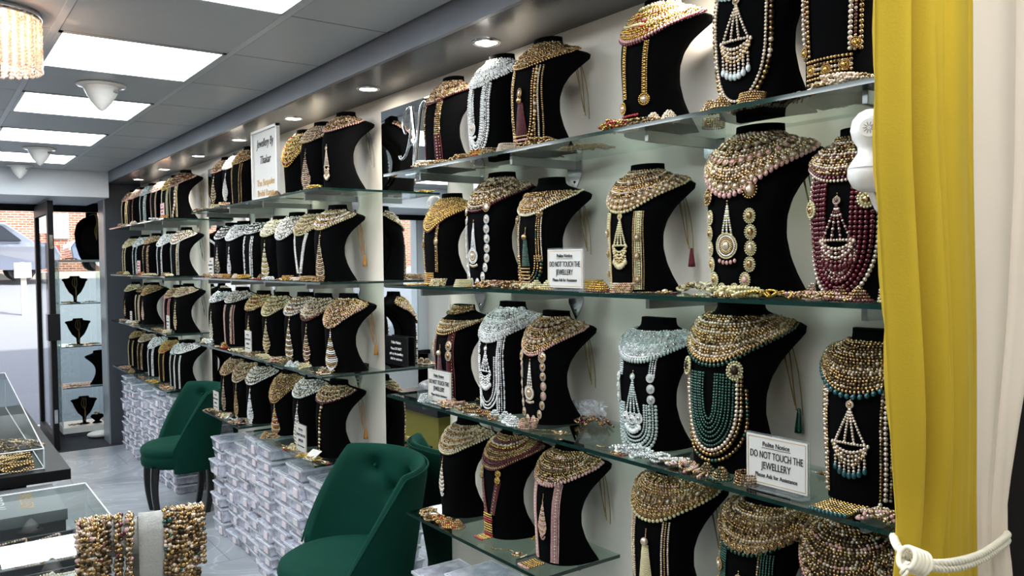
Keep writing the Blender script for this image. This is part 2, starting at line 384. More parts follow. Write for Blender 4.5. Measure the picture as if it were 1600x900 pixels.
shelf(4.42, 5.10, ZS[4], 'low glass shelf of the middle display behind the far green chair', (4.55, 5.0))
shelf(5.98, 7.90, ZS[4], 'low glass shelf of the far display over the storage boxes', (6.1, 6.6, 7.2))

# ---------------------------------------------------------------- bust form
H0 = .335
_tab = np.array([  # v, half width, front, rear
 (0, .088, .082, -.052), (.04, .086, .082, -.044), (.12, .081, .083, -.026), (.22, .077, .084, -.008), (.34, .076, .085, .006), (.45, .079, .085, .009), (.55, .085, .083, .001),
 (.64, .093, .078, -.018), (.71, .100, .072, -.044), (.77, .107, .063, -.068), (.80, .110, .057, -.080), (.84, .109, .050, -.085), (.862, .100, .045, -.079), (.88, .086, .039, -.066),
 (.905, .068, .031, -.050), (.925, .056, .022, -.036), (.945, .051, .018, -.032), (.97, .050, .016, -.031), (1.0, .050, .014, -.030)])
def prof(v): return [np.interp(v, _tab[:, 0], _tab[:, k]) for k in (1, 2, 3)]
def surf(v, a, off=0, raw=False):
    """front surface: v height 0..1, a angle -90..90 deg; returns local xyz (x towards the wall)"""
    v = np.asarray(v, float); a = np.asarray(a, float); w_, f, r = prof(v)
    s = w_*np.sign(np.sin(a))*np.abs(np.sin(a))**.85; x = r+(f-r)*np.abs(np.cos(a))**.8
    P = np.stack(np.broadcast_arrays(-x, s, v*H0), -1)
    if raw: return P
    N = snorm(v, a); return (P+N*np.asarray(off)[..., None] if np.ndim(off) else P+N*off)
def snorm(v, a):
    e = 1e-3; a = np.clip(a, -1.5, 1.5); v = np.clip(v, 0, .985)
    d1 = surf(v+.008, a, raw=True)-surf(v-.004, a, raw=True); d2 = surf(v, a+.02, raw=True)-surf(v, a-.02, raw=True)
    n = np.cross(d1, d2); n /= np.linalg.norm(n, axis=-1, keepdims=True)+1e-12
    flip = np.where(n[..., 0] > .0, -1, 1)[..., None]; return n*flip
def sv(s, v, off=.003):
    """side offset s (m), height v; runs forward on the shelf when v<0"""
    s = np.asarray(s, float); v = np.asarray(v, float); s, v = np.broadcast_arrays(s, v)
    vc = np.clip(v, .012, 1); w_ = prof(vc)[0]; q = np.clip(np.abs(s)/w_, 0, .97)
    a = np.sign(s)*np.arcsin(q**(1/.85)); P = surf(vc, a, off); N = snorm(vc, a)
    low = v < .012
    P = P.copy(); P[..., 0] -= np.where(low, (.012-v)*H0, 0); P[..., 2] = np.where(low, .0045, P[..., 2])
    N = np.where(low[..., None], np.array([0, 0, 1.]), N)
    return P, N
def frames(N, T=None):
    N = N/(np.linalg.norm(N, axis=-1, keepdims=True)+1e-12)
    T = np.tile([0, 1., 0], (len(N), 1)) if T is None else T
    T = T-N*(T*N).sum(-1, keepdims=True); T /= np.linalg.norm(T, axis=-1, keepdims=True)+1e-12
    B = np.cross(N, T); return np.stack([T, B, N], -1)
def make_bust():
    g = G(); vs = np.unique(np.concatenate([np.linspace(0, .76, 24), np.linspace(.77, .96, 20), np.linspace(.97, 1, 3)]))
    rows = []
    for v in vs:
        w_, f, r = prof(v); A = np.linspace(-PI/2, PI/2, 25); fr = surf(np.full(25, v), A, raw=True)
        bk = [(-r-.012*(1-(t*2-1)**2)*(0 if v > .87 else 1), w_*(1-2*t), v*H0) for t in (.2, .4, .6, .8)]
        rows.append(np.vstack([fr, bk]))
    P = np.array(rows); g.grid(P, 0, True, False, True)
    for k in (0, -1):
        c = P[k].mean(0); n = P.shape[1]; g.add(np.vstack([P[k], c]), [(i, (i+1) % n, n) for i in range(n)], 0)
    return g
def bust_back():
    g = G(); rows = []
    for i in range(17):
        u = i/16; v = .10+.62*u; w_, f, r = prof(v); hw = w_*.80*math.sin(PI*min(max(u, .04), .96))**.5
        rows.append([(-r+.0022 if abs(t) > .99 else -r-.008*(1-t*t), hw*t, v*H0) for t in np.linspace(-1, 1, 9)])
    return g.grid(np.array(rows), 0, True)
_b = thing('jewellery_bust', '', 'bust')
bust_body = part('body', make_bust(), 'velvet_black', _b, fixn=True)
bust_backp = part('back_panel', bust_back(), 'velvet_back', _b, fixn=True)
BUST0 = _b; BUST_USED = [False]
def bust(loc, sc, label, group, rz=0):
    if not BUST_USED[0]:
        BUST_USED[0] = True; o = BUST0; tag(o, label, 'bust', group, loc, rz)
    else: o = dup(BUST0, label, loc, rz, group)
    o.scale = (sc, sc, sc); return o

# ---------------------------------------------------------------- jewellery makers (bust-local coordinates)
def pick(tok, n):
    """material indices for a token such as 'g', 'gk' (alternating) or a mix letter"""
    out = []
    for i in range(n):
        c = tok[i % len(tok)]
        if c in MIX: c = MIX[c][RNG.integers(len(MIX[c]))]
        out.append(BK.index(c))
    return np.array(out, int)
def beadsat(g, P, N, tok, r, lod, flat=1.0, jit=.08):
    n = len(P)
    if n == 0: return
    sc = r*(1+RNG.uniform(-jit, jit, n)); S = np.stack([sc, sc, sc*flat], -1)
    g.stamp((ICO1, ICO2)[lod], P, S, pick(tok, n), frames(N))
def medal(g, P, N, r, gold, gem, lod, el=1.0):
    """flat medallion: rim beads ring + plate + centre stone"""
    n = len(P); F_ = frames(N)
    g.stamp(ICO2, P, np.tile([r*.86, r*.86*el, r*.25], (n, 1)), pick(gold, n), F_)
    g.stamp((ICO1, ICO2)[lod], P+N*r*.22, np.tile([r*.50, r*.50*el, r*.34], (n, 1)), pick(gem, n), F_)
    k = 18 if lod else 10
    for j in range(k):
        a = 2*PI*j/k; off = F_[:, :, 0]*math.cos(a)*r*.95+F_[:, :, 1]*math.sin(a)*r*.95*el
        g.stamp(ICO1, P+off+N*r*.12, np.full(n, r*.17), pick(gold, n))
        if lod: g.stamp(ICO1, P+off*.62+N*r*.3, np.full(n, r*.11), pick(gem if j % 2 else gold, n))
def even(P, sp):
    d = np.concatenate([[0], np.cumsum(np.linalg.norm(np.diff(P, axis=0), axis=1))]); L = d[-1]; n = max(1, int(L/sp))
    q = (np.arange(n)+.5)*L/n; return np.stack([np.interp(q, d, P[:, k]) for k in range(3)], -1), q/L*(len(P)-1), L
def lerpN(N, idx): i = np.clip(idx.astype(int), 0, len(N)-1); return N[i]
def vcol(t, a, vt, vbc, vbs, sh):
    vb = vbc+(vbs-vbc)*np.abs(np.sin(a))**sh; return vt-t*(vt-vb)
def collar(spec, lod):
    """bib collar: rows of beads from the neck down; spec keys vt vbc vbs A sh rows r fringe fr"""
    vt, vbc, vbs, sh = spec.get('vt', .948), spec.get('vbc', .66), spec.get('vbs', .868), spec.get('sh', 2.1)
    Amax = spec.get('A', 1.42); r0 = spec.get('r', .0034 if lod else .0043)
    g = G(); A = np.linspace(-Amax, Amax, 70)
    tt = np.linspace(spec.get('t0', 0), 1, 12)
    gr = np.array([surf(vcol(t, A, vt, vbc, vbs, sh), A, .0012+.005*t*t) for t in tt]); g.grid(gr, BK.index(spec.get('base', 'D')), True)
    ts = np.linspace(spec.get('t0', 0), 1, 200); c = surf(vcol(ts, np.zeros(200), vt, vbc, vbs, sh), np.zeros(200), 0)
    cl = np.concatenate([[0], np.cumsum(np.linalg.norm(np.diff(c, axis=0), axis=1))]); L = cl[-1]
    pos = 0; rows = spec['rows'].split(); k = 0; i0 = k
    # rows listed from the top; the list's last token 'O..' rows stay at the bottom
    rad = lambda tk: r0*(2.5 if tk[0] == 'O' else 1.9 if tk[0] == 'Q' else 1.35 if tk[0] == '+' else 1.0)
    tail = [t for t in rows if t.startswith('_')]; body = [t for t in rows if not t.startswith('_')]
    tail = [t[1:] for t in tail]; tl = sum(2*rad(t)*.93 for t in tail); seq = []; p = 0; k = 0
    while p < L-tl-r0: tk = body[k % len(body)]; seq.append((p+rad(tk), tk)); p += 2*rad(tk)*.93; k += 1
    for tk in tail: seq.append((p+rad(tk), tk)); p += 2*rad(tk)*.93
    for q, tk in seq:
        t = float(np.interp(min(q, L), cl, ts)); v = vcol(t, A, vt, vbc, vbs, sh); r = rad(tk); P = surf(v, A, r*.55+.005*t*t); N = snorm(v, A)
        P2, idx, _ = even(P, 2*r*1.06); N2 = lerpN(N, idx)
        if tk[0] not in 'OQ': P2 = P2+RNG.normal(0, r*(.16 if lod else .30), P2.shape)+N2*(r*.45*(len(seq)*0+((q*997) % 2 > 1)))
        if tk[0] in 'OQ': medal(g, P2, N2, r*.98, tk[1], tk[2] if len(tk) > 2 else 'c', lod, spec.get('el', 1.0))
        else: beadsat(g, P2, N2, tk.lstrip('+'), r, lod, 1.0, .22)
    return g
def fringe(spec, lod):
    vt, vbc, vbs, sh = spec.get('vt', .948), spec.get('vbc', .66), spec.get('vbs', .868), spec.get('sh', 2.1)
    Amax = spec.get('A', 1.42); r = spec.get('fr', .0030 if lod else .0040); g = G(); A = np.linspace(-Amax, Amax, 70)
    for j, (tk, dr, rr, el) in enumerate(spec['fringe']):      # token, drop below the edge (m), radius factor, elongation
        v = vcol(1, A, vt, vbc, vbs, sh)-dr/H0*(.35+.65*np.cos(A)); P = surf(v, A, r*.9+.005); N = snorm(v, A)
        P2, idx, _ = even(P, 2*r*rr*spec.get('fs', 1.25)); N2 = lerpN(N, idx); n = len(P2)
        S = np.tile([r*rr, r*rr*el, r*rr], (n, 1)); g.stamp((ICO1, ICO2)[lod], P2, S, pick(tk, n), frames(N2))
    return g
def run(g, S, V, tok, r, lod, off=.003, rot=None, el=1.0):
    """beads along (s,v) polyline on the bust; tok may start with O (medallions)"""
    if tok[0] == '+': tok = tok[1:]; r = r*1.4
    P, N = sv(S, V, off); sp = 2*r*(.98 if tok[0] != 'O' else 1.02)*(el if tok[0] == 'O' else 1)
    P2, idx, _ = even(P, sp); N2 = lerpN(N, idx)
    if tok[0] == 'O': medal(g, P2, N2, r, tok[1], tok[2], lod, el)
    else: beadsat(g, P2, N2, tok, r, lod)
def ustrand(s0, vt, vb, toks, r, ds, lod, p=.5, dv=.03, s1=None):
    """nested U strands, outermost first"""
    g = G(); th = np.linspace(0, PI, 90)
    for i, tk in enumerate(toks):
        s = (s0-i*ds)*np.cos(th); v = vt-(vt-(vb+i*dv))*np.sin(th)**p; rr = r
        if tk[0] == '+': rr = r*1.5; tk = tk[1:]
        run(g, s, v, tk, rr, lod, .0025+.0008*(i % 2))
    return g
def straps(s0, vt, s1, vb, toks, r, ds, lod):
    """two flat bands of parallel strands, left and right"""
    gs = []
    for sd in (-1, 1):
        g = G(); u = np.linspace(0, 1, 60); n = len(toks)
        for i, tk in enumerate(toks):
            o = (i-(n-1)/2)*ds; rr = r
            if tk[0] == '+': rr = r*1.5; tk = tk[1:]
            run(g, sd*(s0+(s1-s0)*u)+o, vt+(vb-vt)*u, tk, rr, lod, .003)
        gs.append(g)
    return gs
def medalat(pts, r, gold, gem, lod, el=1.0, off=.007):
    g = G(); P, N = sv([p[0] for p in pts], [p[1] for p in pts], off); medal(g, P, N, r, gold, gem, lod, el); return g
def passa(s0, vt, vm, vb, w_, col, gem, dropc, lod, chains=4, rc=.0029):
    g = G(); run(g, [s0, s0], [vt+.05, vt+.004], 'g', rc*.7, lod, .005)
    P, N = sv([s0], [vt], .006); medal(g, P, N, .0075, col, gem, lod)
    for j in range(chains):
        x = -1+2*j/(chains-1); u = np.linspace(0, 1, 20); run(g, s0+x*w_*.8*u, vt-.02+(vm-vt+.02)*u, dropc[0]+col, rc, lod, .005)
    th = np.linspace(-1, 1, 30)
    for k, tk in enumerate((col, gem+col, col, gem)):
        run(g, s0+th*w_*(1-.06*k), vm-k*.017-(.05+.008*k)*(1-th**2), tk, rc*1.25, lod, .006)
    run(g, s0+th*w_, vm+.0+0*th, col, rc, lod, .006)
    nd = 7
    for j in range(nd):
        x = -1+2*(j+.5)/nd; v0 = vm-.06-(.05)*(1-x*x); run(g, [s0+x*w_*.9]*2, [v0, v0-(vm-vb-.1)*.5-.01], col, rc, lod, .006)
        P, N = sv([s0+x*w_*.9], [v0-(vm-vb-.1)*.5-.025], .006); g.stamp(ICO2, P, [[rc*1.7, rc*2.6, rc*1.7]], pick(dropc[-1], 1), frames(N))
    return g
def roundmed(s0, v, r, gold, gem, dropc, lod, vtop=None):
    g = G(); P, N = sv([s0], [v], .006)
    g.stamp(ICO3, P, [[r*.95, r*1.1, .003]], pick('G', 1), frames(N)); g.stamp(ICO2, P+N*.003, [[r*.35, r*.42, .004]], pick('c', 1), frames(N))
    for k, (f, tk) in enumerate(((1.0, gold), (.8, 'S'), (.6, gem), (.45, gold))):
        th = np.linspace(0, 2*PI, 50); run(g, s0+r*f*np.sin(th), v+r*1.12*f*np.cos(th)/H0, tk, r*.085, lod, .008)
    if vtop:
        for x in (-.5, 0, .5): u = np.linspace(0, 1, 20); run(g, s0+x*r*u, vtop+(v+r*.9/H0-vtop)*u, 'S'+gold, .0022, lod, .005)
        run(g, [s0]*2, [vtop+.03, vtop], 'g', .002, lod, .005)
    for j in range(5): x = (j-2)/2.6; P, N = sv([s0+x*r], [v-(r*1.25+.006-.3*r*x*x)/H0], .006); g.stamp(ICO2, P, [[.0032, .0045, .0032]], pick(dropc, 1), frames(N))
    return g
def dropp(s0, vt, vb, w_, toks, lod, r=None):
    """elongated teardrop cluster"""
    g = G(); r = r or (.0022 if lod else .0040); L = (vt-vb)*H0; n = max(5, int(L/(2*r*.95)))
    run(g, [s0]*2, [vt+.06, vt], 'g', r*.55, lod, .004)
    for k in range(n):
        u = k/(n-1); hw = w_*(.10+.9*min(1, u/.72)**1.15)*(1 if u < .8 else math.sqrt(max(.05, 1-((u-.8)/.22)**2)))
        v = vt-(vt-vb)*u; S = np.linspace(-hw, hw, 12) if hw > r else np.array([-.001, .001])
        run(g, s0+S, v-.03*(1-(S/max(hw, 1e-4))**2)*u, toks[k % len(toks)], r, lod, .004+.003*u)
    S = np.linspace(-w_*.6, w_*.6, 10); run(g, s0+S, vb-.02-.035*(1-(S/(w_*.6))**2), toks[-1], r*1.15, lod, .005)
    return g
def tassel(s0, vt, vb, w_, col, cap, lod, n=9):
    g = G(); run(g, [s0]*2, [vt+.09, vt], 'g', .002, lod, .004); P, N = sv([s0], [vt], .008); g.stamp(ICO2, P, [[.010, .010, .008]], pick(cap, 1), frames(N))
    medal(g, P, N, .009, cap, 'g', lod)
    for j in range(n):
        x = -1+2*j/(n-1); u = np.linspace(0, 1, 30); run(g, s0+x*w_*(.35+.65*u), vt-.02+(vb-vt+.02)*u, col, .0021, lod, .004+.003*(1-x*x))
    return g
def plate(s0, vt, vb, w_, rows, dropc, lod, r=.0034):
    g = G(); n = max(2, int((vt-vb)*H0/(2*r))); S = np.linspace(-w_, w_, 24)
    for k in range(n): run(g, s0+S, np.full(24, vt-(vt-vb)*k/(n-1)), rows[k % len(rows)], r, lod, .006)
    run(g, s0+S, np.full(24, vb-.022), dropc, r*1.15, lod, .006); return g
def cords(sc, mt, tas=None, tasc='cord_orange', n=4, y0=-.075, zt=.9):
    g = G()
    for i in range(n):
        a = (i-(n-1)/2)*.006; pts = []
        for k in range(15):
            u = k/14; z = H0*(zt-(zt-.30-.03*i)*u); pts.append((.082+.008*math.sin(u*3+i)+.006*u, y0+.03*(1-u)+a*(1+.8*math.sin(3*u+i))-.012*u, z))
        g.tube(pts, .0013, 0, 5)
    if tas:
        z = H0*.28; g.lathe([(0, .02), (.004, .018), (.005, .01), (.009, -.02), (.010, -.03), (0, -.031)], (.094, y0-.012, z), 10, 1)
    return g, [mt, tasc]

def necklace(loc, sc, name, label, cat, spec, lod, group=None, rz=0):
    t = thing(name, label, cat, loc, rz, group); t.scale = (sc, sc, sc); B = [BEAD[k] for k in BK]
    if 'collar' in spec:
        c = spec['collar']; part('collar', collar(c, lod), B, t)
        if c.get('fringe'): part('bead_fringe', fringe(c, lod), B, t)
        if c.get('choker'): part('choker', collar(c['choker'], lod), B, t)
    for kind, a in spec.get('parts', []):
        if kind == 'u': part('strand', ustrand(*a, lod=lod), B, t)
        elif kind == 'u2': part('strand', ustrand(*a[0], lod=lod, **a[1]), B, t)
        elif kind == 'straps':
            for g in straps(*a, lod=lod): part('strap', g, B, t)
        elif kind == 'med':
            for p_ in a[0][0]: part('medallion', medalat([p_], *a[0][1:], lod=lod, **a[1]), B, t)
        elif kind == 'line':
            g = G(); S, V, tk, r, el = a; run(g, np.interp(np.linspace(0, 1, 40), np.linspace(0, 1, len(S)), S), np.interp(np.linspace(0, 1, 40), np.linspace(0, 1, len(V)), V), tk, r, lod, .004, el=el); part('strand', g, B, t)
        elif kind == 'passa': part('pendant', passa(*a, lod=lod), B, t)
        elif kind == 'round': part('pendant', roundmed(*a[:6], lod, *a[6:]), B, t)
        elif kind == 'drop': part('pendant', dropp(*a, lod=lod), B, t)
        elif kind == 'tassel': part('tassel', tassel(*a, lod=lod), B, t)
        elif kind == 'plate': part('pendant_plate', plate(*a, lod=lod), B, t)
        elif kind == 'cord': g, ms = cords(sc, *a); part('tie_cord', g, ms, t)
    return t

# ---------------------------------------------------------------- busts and necklaces, near display
XB = 1.555
def base_from_neck(px, py, row, sc, rz=0):
    P = onx(px, py, XB+.008*sc); return Vector((XB, P.y, ZS[row]))
def tear(s0, vt, vb, r, gold, gem, el, close=True):
    """one U of teardrop medallions"""
    S = [s0, s0*1.04, s0*.98, s0*.75, s0*.3, 0, -s0*.3, -s0*.75, -s0*.98, -s0*1.04, -s0]; V = [vt, vt-(vt-vb)*.35, vt-(vt-vb)*.65, vt-(vt-vb)*.88, vb+.01, vb, vb+.01, vt-(vt-vb)*.88, vt-(vt-vb)*.65, vt-(vt-vb)*.35, vt]
    if not close: S = [s0, s0*1.04, s0]; V = [vt, (vt+vb)/2, vb]
    return ('line', (S, V, 'O'+gold+gem, r, el))
NEAR = [
 # row, neck px, scale, turn, bust short name, necklace label, spec
 (1, (705, 122), 1.0, 0, 'gold and maroon strap set', 'brown gold bib necklace with one long maroon bead strap, leftmost on near top shelf',
  dict(collar=dict(vbc=.70, rows='x Xx x kx', fringe=[('m', .004, 1, 1.2)], vbs=.865), parts=[('straps', (.045, .72, .040, .36, ['x', 'g', 'x', 'X'], .0034, .0055)), ('straps', (.040, .36, .044, .03, ['m', 'mg', 'm', 'mk', 'm'], .0026, .0052)), ('cord', ('cord_gold',))])),
 (1, (780, 100), 1.05, .05, 'silver crystal set', 'silver white bib necklace with looping crystal strands on near top shelf',
  dict(collar=dict(vbc=.68, rows='s S z z Sz z', base='s', fringe=[('z', .003, 1.1, 1.3)]), parts=[('u', (.050, .70, .05, ['+S', 's', 'z', '+S', 's'], .0030, .0062)), ('round', (.012, .30, .018, 's', 'S', 'S', .62))])),
 (1, (852, 75), 1.05, .06, 'maroon tassel set', 'gold bib necklace with long gold strands and a maroon tassel, near top shelf',
  dict(collar=dict(vbc=.72, rows='x g Xg gG', fringe=[('g', .004, 1.1, 1.4)]), parts=[('straps', (.055, .72, .052, .06, ['g', 'c', 'x'], .0030, .0085)), ('u', (.048, .70, .02, ['+x', 'g'], .0036, .009)), ('med', (([(0, .50)], .010, 'g', 'c'), {'el': 1.4})), ('tassel', (0, .44, .15, .022, 'm', 'g')), ('plate', (0, .14, .02, .026, ['g', 'k', 'x'], 'g')), ('cord', ('cord_gold',))])),
 (1, (1030, 3), 1.04, .05, 'yellow gold and pink set', 'yellow gold bib necklace with pearl row and pink fringe, near top shelf',
  dict(collar=dict(vbc=.66, rows='q j +P j jy y jk y gj', base='y', fringe=[('k', .004, 1.1, 1.4), ('m', .011, 1.1, 1.3)]), parts=[('straps', (.034, .64, .030, .24, ['g', '+y', 'g'], .0026, .0048)), ('med', (([(.031, .18), (-.031, .22)], .014, 'y', 'c'), {})), ('plate', (.012, .12, -.02, .028, ['r', 'y', 'g', 'k'], 'r'))])),
 (1, (1195, -50), 1.15, .05, 'pale blue drop set', 'champagne crystal necklace with pale blue drops, hook pendant and long bead loop',
  dict(collar=dict(vbc=.68, rows='x c xc g', fringe=[('c', .004, 1, 1.3), ('B', .012, 1.4, 1.6)]), parts=[('u', (.062, .72, .03, ['+x', 'c'], .0034, .007)), ('passa', (0, .62, .40, .16, .034, 'c', 'g', 'cB')), ('cord', ('cord_grey',))])),
 (1, (1335, -80), 1.08, .05, 'square plate set', 'gold beaded necklace with square gold plates and maroon fringe beside the yellow curtain',
  dict(collar=dict(vbc=.74, rows='x g c', fringe=[('m', .004, 1, 1.3)]), parts=[('straps', (.052, .76, .045, .22, ['+g', 'xm', '+c'], .0030, .0072)), ('plate', (0, .20, .05, .042, ['g', 'x', 'c', 'g'], 'm')), ('med', (([(.03, .15), (0, .14), (-.03, .15), (.046, .26), (-.046, .26)], .010, 'g', 'y'), {}))])),
 (2, (703, 302), .98, 0, 'plain gold set', 'plain gold bib necklace with square gold pendant touching near second shelf',
  dict(collar=dict(vbc=.60, rows='g y gG yg', base='G', fringe=[('y', .004, 1.2, 1.5), ('m', .010, 1, 1.2)], sh=1.5), parts=[('straps', (.045, .66, .040, .14, ['g', '+x'], .0027, .005)), ('med', (([(.044, .44), (-.044, .47)], .009, 'g', 'c'), {'el': 1.5})), ('plate', (.004, .13, -.20, .034, ['g', 'y', 'gx', 'g'], 'y'))])),
 (2, (780, 268), 1.12, .04, 'round rosette pendant set', 'antique gold bib necklace with teardrop chain and oval rosette pendant, near second shelf',
  dict(collar=dict(vbc=.66, rows='x c X gx Oxc x', el=1.0, fringe=[('m', .004, 1, 1.2)]), parts=[tear(.046, .62, .03, .0085, 'S', 'c', 1.5), ('med', (([(.044, .66), (-.044, .68)], .0115, 'g', 'S'), {'el': 1.3})), ('round', (0, .27, .019, 'S', 'g', 'c', .55)), ('cord', ('cord_gold',))])),
 (2, (858, 280), 1.0, .04, 'green tassel set', 'two tier gold bib necklace with a green bead tassel, near second shelf',
  dict(collar=dict(vt=.86, vbc=.66, rows='x g Gg cx', fringe=[('p', .004, 1, 1.2)]), parts=[('straps', (.046, .68, .046, .24, ['c', 'g', 'v'], .0029, .0065)), ('med', (([(.047, .62), (-.047, .66)], .011, 'x', 'g'), {})), ('u', (.050, .30, .03, ['+v', 'v', 'g'], .0036, .008)), ('tassel', (.0, .46, .20, .016, 'e', 'g')), ('plate', (0, .18, .06, .020, ['g', 'x'], 'g')), ('cord', ('cord_gold',))])),
 (2, (1007, 258), 1.0, .05, 'broad pearl-edged set', 'broad gold medallion bib with pearl edge and pearl straps, near second shelf',
  dict(collar=dict(vt=.948, vbc=.62, vbs=.855, rows='x g c X g _x _Oxc _Ogc', base='G', A=1.5, fringe=[('P', .003, 1.35, 1.0)]), parts=[('straps', (.050, .62, .046, .02, ['g', 'P', '+P', 'P', 'P', 'g'], .0022, .0042)), ('med', (([(.049, .46), (.047, .30), (-.048, .42), (-.046, .28), (-.046, .10), (.047, .14)], .0095, 'g', 'c'), {})), ('passa', (0, .58, .36, .20, .024, 'P', 'g', 'PP')), ('cord', ('cord_gold', 1, 'cord_maroon'))])),
 (2, (1182, 195), 1.16, .06, 'pink drop set', 'large champagne bib necklace with pink drops and teardrop medallion chain, near second shelf',
  dict(collar=dict(vt=.948, vbc=.60, rows='x c x cx g X Oxc xc x c Oxk', r=.0033, base='G', sh=1.7, fringe=[('c', .003, 1, 1.2), ('k', .010, 1.5, 1.3)]), parts=[tear(.042, .50, .02, .0105, 'P', 'q', 1.35), ('med', (([(.046, .575), (-.042, .60)], .014, 'g', 'x'), {'el': 1.25})), ('round', (0, .29, .021, 'P', 'g', 'k', .52)), ('cord', ('cord_gold',))])),
 (2, (1348, 215), 1.04, .05, 'maroon bead strand set', 'gold bib necklace with many long maroon bead strands beside the yellow curtain',
  dict(collar=dict(vbc=.70, rows='x X gx c xm', fringe=[('m', .004, 1.2, 1.3), ('c', .010, 1, 1.2)]), parts=[('u', (.066, .72, .01, ['+c', '+m', '+m', '+m', '+m', '+m'], .0031, .0078)), ('med', (([(.054, .52), (-.050, .56)], .016, 'P', 'g'), {})), ('passa', (0, .56, .34, .20, .034, 'c', 'm', 'mm')), ('u', (.032, .34, .12, ['c', 'c'], .0028, .007))])),
 (3, (722, 472), 1.0, 0, 'maroon medallion strand set', 'two tier gold bib necklace with maroon strands and gold medallions, near third shelf',
  dict(collar=dict(vt=.84, vbc=.70, rows='g x c gG', fringe=[('g', .004, 1.1, 1.4)], choker=dict(vt=.99, vbc=.88, vbs=.93, rows='x g G', A=1.45)), parts=[('straps', (.048, .72, .046, .05, ['m', 'mg', 'm', 'm', 'm'], .0026, .0052)), ('med', (([(.05, .58), (.05, .50), (-.045, .58), (-.045, .48)], .012, 'c', 'g'), {'el': 1.4})), ('tassel', (0, .50, .22, .020, 'm', 'c')), ('plate', (0, .24, .17, .022, ['g', 'c'], 'm')), ('cord', ('cord_grey',))])),
 (3, (797, 477), 1.06, .03, 'silver pearl strand set', 'silver scalloped bib necklace with pearl strands and fan pendant, near third shelf',
  dict(collar=dict(vt=.95, vbc=.67, rows='z s S z Ozs', base='s', fringe=[('z', .004, 1.1, 1.3), ('S', .010, 1.2, 1.2)]), parts=[('straps', (.052, .70, .048, .02, ['z', 's', 'z', 'S'], .0028, .0056)), ('u', (.048, .52, .04, ['S', 'z', 's'], .0030, .007)), ('passa', (0, .58, .38, .24, .026, 's', 'S', 'SS')), ('line', ([.05, .03, 0, -.03], [-.12, -.2, -.16, -.14], '+S', .0038, 1)), ('line', ([.06, .02, -.02, -.05], [-.06, -.10, -.2, -.08], 'z', .0038, 1))])),
 (3, (865, 480), 1.0, .03, 'blush rosette set', 'rose gold bib necklace with teardrop chain and oval rosette, near third shelf',
  dict(collar=dict(vt=.948, vbc=.64, rows='x g X gx q Oxc q', sh=1.8, fringe=[('q', .004, 1.2, 1.4), ('k', .010, 1.1, 1.2)]), parts=[tear(.046, .56, .03, .0088, 'c', 'q', 1.5), ('med', (([(.045, .60), (-.045, .60)], .012, 'c', 'g'), {'el': 1.3})), ('round', (0, .28, .019, 'c', 'g', 'c', .55)), ('cord', ('cord_gold',))])),
 (3, (1025, 492), 1.0, .10, 'mint bead strand set', 'silver and mint bib necklace with mint strands and triple medallion pendant, near third shelf',
  dict(collar=dict(vt=.90, vbc=.70, rows='u u Ouu u b', base='S', fringe=[('u', .004, 1, 1.3), ('b', .009, 1.2, 1.6)]), parts=[('straps', (.050, .72, .048, .56, ['u', 's', 'u'], .0028, .0056)), ('med', (([(.050, .55), (.051, .47), (.051, .39), (-.047, .56), (-.048, .48), (-.048, .40)], .0098, 'S', 'b'), {'el': 1.15})), ('u2', ((.056, .36, -.02, ['+b', 'b', '+b', 'b', 'b'], .0031, .0062), dict(p=.35))), ('passa', (0, .56, .28, .18, .026, 'b', 'S', 'uS')), ('med', (([(.02, .25), (0, .24), (-.02, .25)], .0105, 'S', 's'), {'el': 1.2})), ('cord', ('cord_grey',))])),
 (3, (1152, 472), 1.17, .06, 'emerald strand set', 'large gold bib necklace with green fringe and cascading emerald bead strands',
  dict(collar=dict(vt=.90, vbc=.65, rows='x g X c gx x c g', r=.0033, base='G', fringe=[('g', .003, 1.1, 1.4), ('e', .010, 1.2, 1.2)]), parts=[('med', (([(.056, .60), (-.050, .60)], .015, 'P', 'D'), {'el': 1.2})), ('u2', ((.060, .58, .10, ['+x', '+c', 'e', 'e', 'e', 'e', 'e', 'e', 'e'], .0028, .0058), dict(dv=.026, p=.55))), ('u2', ((.066, .50, .065, ['v'], .0040, .006), dict(p=.5))), ('cord', ('cord_gold', 1, 'leaf_dummy'))])),
 (3, (1367, 522), 1.02, .05, 'teal drop set', 'gold bib necklace with teal drops and fringed fan pendant beside the yellow curtain',
  dict(collar=dict(vt=.93, vbc=.66, rows='x g x G gx xc', fringe=[('g', .004, 1.1, 1.3), ('t', .012, 1.7, 1.2)], choker=None), parts=[('straps', (.060, .68, .056, .04, ['x', '+c', 'x'], .0032, .0062)), ('passa', (0, .58, .36, .16, .036, 'c', 'x', 'ct')), ('plate', (.0, .0, -.22, .036, ['g', 'y', 'x'], 't')), ('line', ([-.05, -.045, -.03], [.04, -.06, -.12], 'c', .004, 1))])),
 (4, (728, 655), 1.0, .02, 'champagne teardrop set', 'champagne bib necklace with pearl edge and slim teardrop pendant, near bottom shelf',
  dict(collar=dict(vt=.93, vbc=.68, rows='c x g cX', base='G', fringe=[('c', .003, 1.1, 1.3), ('P', .010, 1.35, 1)]), parts=[('drop', (.012, .56, .26, .017, ['c', 'x', 'S'])), ('cord', ('cord_maroon', 1, 'cord_maroon'))])),
 (4, (800, 675), 1.02, .02, 'ruby and gold set', 'gold and maroon bib necklace with red strands and a gold brush pendant, near bottom shelf',
